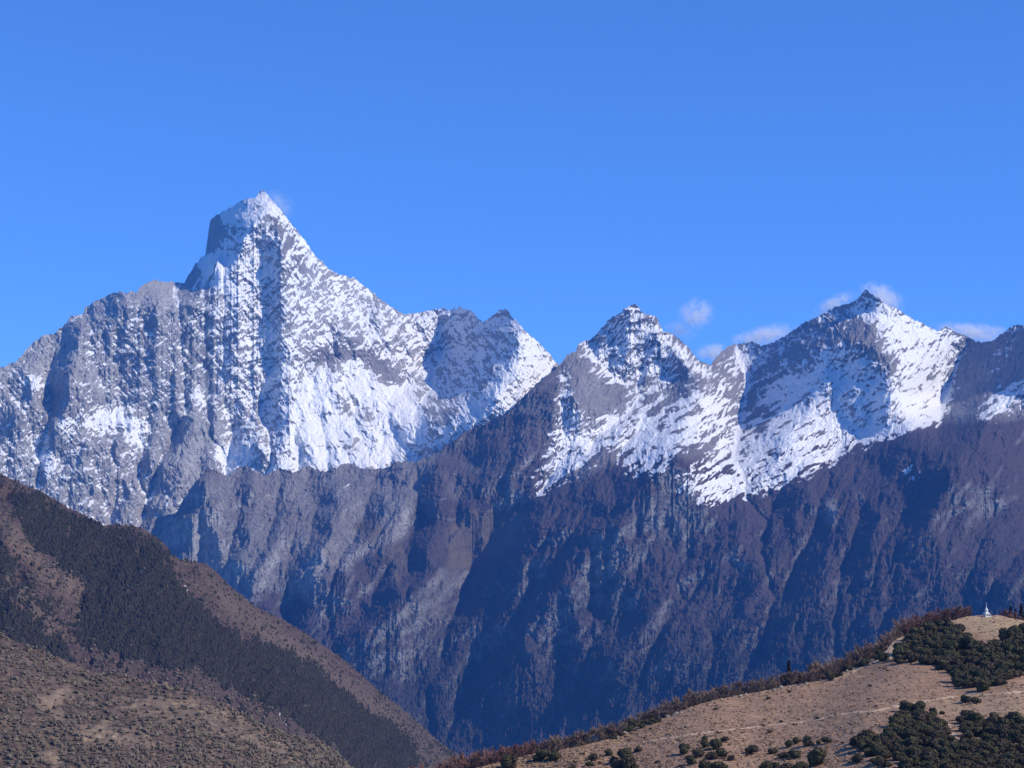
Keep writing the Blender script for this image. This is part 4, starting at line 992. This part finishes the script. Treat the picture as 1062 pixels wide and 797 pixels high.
V, F = join([frustum(-0.55, -1.372, 0.37, 1.0, 0.6, 0.6, 0.12, 0.12), frustum(0.6, -1.372, 0.37, 1.0, 0.75, 0.75, 0.12, 0.12)]); mesh_np('niche', V, F, 3, MAT_DARK, parent=st)
V, F = join([frustum(0, 0, 1.45, 1.8, 2.4, 2.3), frustum(0, 0, 1.8, 2.1, 2.0, 1.9), frustum(0, 0, 2.1, 2.35, 1.65, 1.6)]); mesh_np('terrace', V, F, 3, MAT_WHITE, parent=st)
V, F = lathe([(0.0, 2.35), (0.66, 2.35), (0.80, 2.8), (0.84, 3.15), (0.70, 3.45), (0.40, 3.62), (0.0, 3.66)]); mesh_np('dome', V, F, 3, MAT_WHITE, smooth=True, parent=st)
V, F = frustum(0, 0, 3.62, 4.0, 0.55, 0.62); mesh_np('neck', V, F, 3, MAT_WHITE, parent=st)
pr = []
for k in range(9):
    z = 4.0 + k * 0.19; r0 = 0.30 - k * 0.026; pr += [(r0, z), (r0 * 0.98, z + 0.12), (r0 * 0.75, z + 0.19)]
spire = mesh_np('spire', *lathe([(0.0, 4.0)] + pr + [(0.0, 5.72)]), 3, MAT_WHITE, parent=st, smooth=True)
V, F = lathe([(0.0, 5.7), (0.20, 5.72), (0.22, 5.80), (0.06, 5.95), (0.10, 6.1), (0.03, 6.3), (0.0, 6.75)], 12); mesh_np('finial', V, F, 3, MAT_GOLD, parent=spire, smooth=True)
# prayer flag lines running down from the stupa
def flags(px, py, lb):
    e = h3.point([px], [py])[0]; a = np.array([sp[0], sp[1], sp[2] + 3.6]); e = e + [0, 0, 0.3]; r = random.Random(2)
    t = np.linspace(0, 1, 24)[:, None]; L = a + (e - a) * t - np.array([0, 0, 0.5]) * (4 * t * (1 - t))
    root = empty('prayer_flags'); root.location = tuple(e); tag(root, lb, 'prayer flags')
    V, F = tube(L - e, [0.03] * 24, 4); mesh_np('rope', V, F, 3, MAT_DARK, parent=root)
    cols = [(0.55, 0.55, 0.58), (0.20, 0.28, 0.42), (0.42, 0.16, 0.14), (0.42, 0.36, 0.16)]
    for k in range(2, 22):
        p = L[k] - e; d = (L[k + 1] - L[k]); d = d / np.linalg.norm(d)
        v = np.array([p - d * .1 - [0, 0, .02], p + d * .1 - [0, 0, .02], p + d * .1 + [0.03, .02, -.28], p - d * .1 + [-.02, .03, -.28]])
        v = np.concatenate([v, v + [0.004, 0.008, 0]])
        f = np.array([(0, 1, 2), (0, 2, 3), (4, 6, 5), (4, 7, 6), (0, 4, 1), (1, 4, 5), (1, 5, 2), (2, 5, 6), (2, 6, 3), (3, 6, 7), (3, 7, 0), (0, 7, 4)])
        nm = 'flag_cloth_%d' % (k % 4)
        m = bpy.data.materials.get(nm) or attr_mat(nm, lambda t, c=cols[k % 4]: t.base(c))
        mesh_np('flag', v, f, 3, m, parent=root)
flags(1030.8, 640.2, 'string of small prayer flags sloping down the right side of the stupa')

# ------------------------------------------------------------------ valley floor
g = np.array([(-8800, -500, -1100), (8800, -500, -1100), (8800, 14900, -1100), (-8800, 14900, -1100)], float)
nx = 60; X_, Y_ = np.meshgrid(np.linspace(-8800, 8800, nx), np.linspace(-500, 14900, nx)); Z_ = -1100 + 40 + 40 * fbm(X_ / 900, Y_ / 900, 4, 131)
idx = np.arange(nx * nx).reshape(nx, nx); q = np.stack([idx[:-1, :-1], idx[:-1, 1:], idx[1:, 1:], idx[1:, :-1]], -1).reshape(-1, 4)
z0 = np.zeros(nx * nx)
o = mesh_np('ground', np.stack([X_, Y_, Z_], -1).reshape(-1, 3), q, 4, MAT_HILL, {'veg': z0 + .5, 'tan': z0, 'rock': z0}, smooth=True)
tag(o, 'dark scrub covered valley floor below all the slopes', 'ground', None, 'structure')

# ------------------------------------------------------------------ clouds
def cloud(x, y, wpx, hpx, D, dens, label, seed, tilt=0.0, thr=0.5):
    v, f = ico(3); p = at(x, y, D); k = D / FPX
    V = v * [wpx * k * 0.5, 260.0, hpx * k * 0.42]
    o = mesh_np('cloud', V, f, 3, None or bpy.data.materials.new('cloud_vapour'), smooth=True)
    o.location = tuple(p); o.rotation_euler = (0, RAD(tilt), 0)
    m = o.data.materials[0]; m.use_nodes = True; t = m.node_tree; t.nodes.clear()
    ou = t.nodes.new('ShaderNodeOutputMaterial'); vp = t.nodes.new('ShaderNodeVolumePrincipled')
    vp.inputs['Color'].default_value = (0.97, 0.98, 1, 1); vp.inputs['Anisotropy'].default_value = 0.0
    tc = t.nodes.new('ShaderNodeTexCoord'); gm = t.nodes.new('ShaderNodeMapping'); gm.inputs['Location'].default_value = (-1, -1, -1); gm.inputs['Scale'].default_value = (2, 2, 2)
    gr = t.nodes.new('ShaderNodeTexGradient'); gr.gradient_type = 'SPHERICAL'
    t.links.new(tc.outputs['Generated'], gm.inputs[0]); t.links.new(gm.outputs[0], gr.inputs[0])
    no = t.nodes.new('ShaderNodeTexNoise'); no.inputs['Scale'].default_value = 0.016; no.inputs['Detail'].default_value = 7; no.inputs['Roughness'].default_value = 0.65; no.inputs['Distortion'].default_value = 0.8
    mp = t.nodes.new('ShaderNodeMapping'); mp.inputs['Location'].default_value = (seed * 300, seed * 170, 0); t.links.new(tc.outputs['Object'], mp.inputs[0]); t.links.new(mp.outputs[0], no.inputs['Vector'])
    def mth(op, a, b):
        n = t.nodes.new('ShaderNodeMath'); n.operation = op
        for i, q in enumerate((a, b)):
            if isinstance(q, (int, float)): n.inputs[i].default_value = q
            else: t.links.new(q, n.inputs[i])
        return n.outputs[0]
    e = mth('POWER', gr.outputs['Fac'], 0.8)
    d = mth('MULTIPLY', mth('MAXIMUM', mth('SUBTRACT', mth('ADD', mth('MULTIPLY', no.outputs['Fac'], 2.0), mth('MULTIPLY', e, 0.35)), thr + 0.60), 0), dens * 1.25)
    d = mth('MULTIPLY', d, e)
    t.links.new(d, vp.inputs['Density']); t.links.new(vp.outputs[0], ou.inputs['Volume'])
    tag(o, label, 'cloud')
CD = 15700
cloud(722, 326, 46, 46, CD, 0.035, 'small white cloud puff floating right of the middle peak', 1, -20)
cloud(705, 343, 40, 20, CD, 0.020, 'faint cloud wisp close behind the middle peak\'s right ridge', 2, 20)
cloud(740, 366, 46, 24, CD, 0.05, 'white cloud low in the gap between the middle and right peaks', 3)
cloud(792, 349, 84, 30, CD, 0.05, 'long white cloud behind the right peak\'s left ridge', 4, -12)
cloud(865, 316, 60, 24, CD, 0.03, 'thin cloud streak along the right peak\'s left ridge near its top', 5, -25)
cloud(915, 309, 58, 34, CD, 0.05, 'white cloud cap streaming from the right peak\'s summit', 6, 25)
cloud(1010, 346, 110, 28, CD, 0.05, 'flat white cloud behind the ridge at the right edge', 7, 5)
cloud(290, 213, 44, 38, CD, 0.012, 'faint white snow plume beside the tallest summit', 8, 40)
print('objects', time.time() - T0)
# ------------------------------------------------------------------ haze
def haze():
    bm = bmesh.new(); bmesh.ops.create_cube(bm, size=1.0)
    me = bpy.data.meshes.new('haze'); bm.to_mesh(me); bm.free()
    o = bpy.data.objects.new('haze', me); COL.objects.link(o)
    x0, x1, y0, y1, z0, z1 = -9000, 9000, -600, 15000, -1101, 3000
    o.scale = (x1 - x0, y1 - y0, z1 - z0); o.location = ((x0 + x1) / 2, (y0 + y1) / 2, (z0 + z1) / 2)
    m = bpy.data.materials.new('haze_air'); m.use_nodes = True; t = m.node_tree; t.nodes.clear()
    v = t.nodes.new('ShaderNodeVolumePrincipled'); ou = t.nodes.new('ShaderNodeOutputMaterial')
    v.inputs['Color'].default_value = (0.09, 0.34, 1.0, 1); v.inputs['Density'].default_value = 2.1e-5; v.inputs['Anisotropy'].default_value = 0.0
    t.links.new(v.outputs[0], ou.inputs['Volume']); me.materials.append(m)
    tag(o, 'thin blue air haze in front of the far mountains', 'haze', None, 'stuff')
haze()
print('done', time.time() - T0)
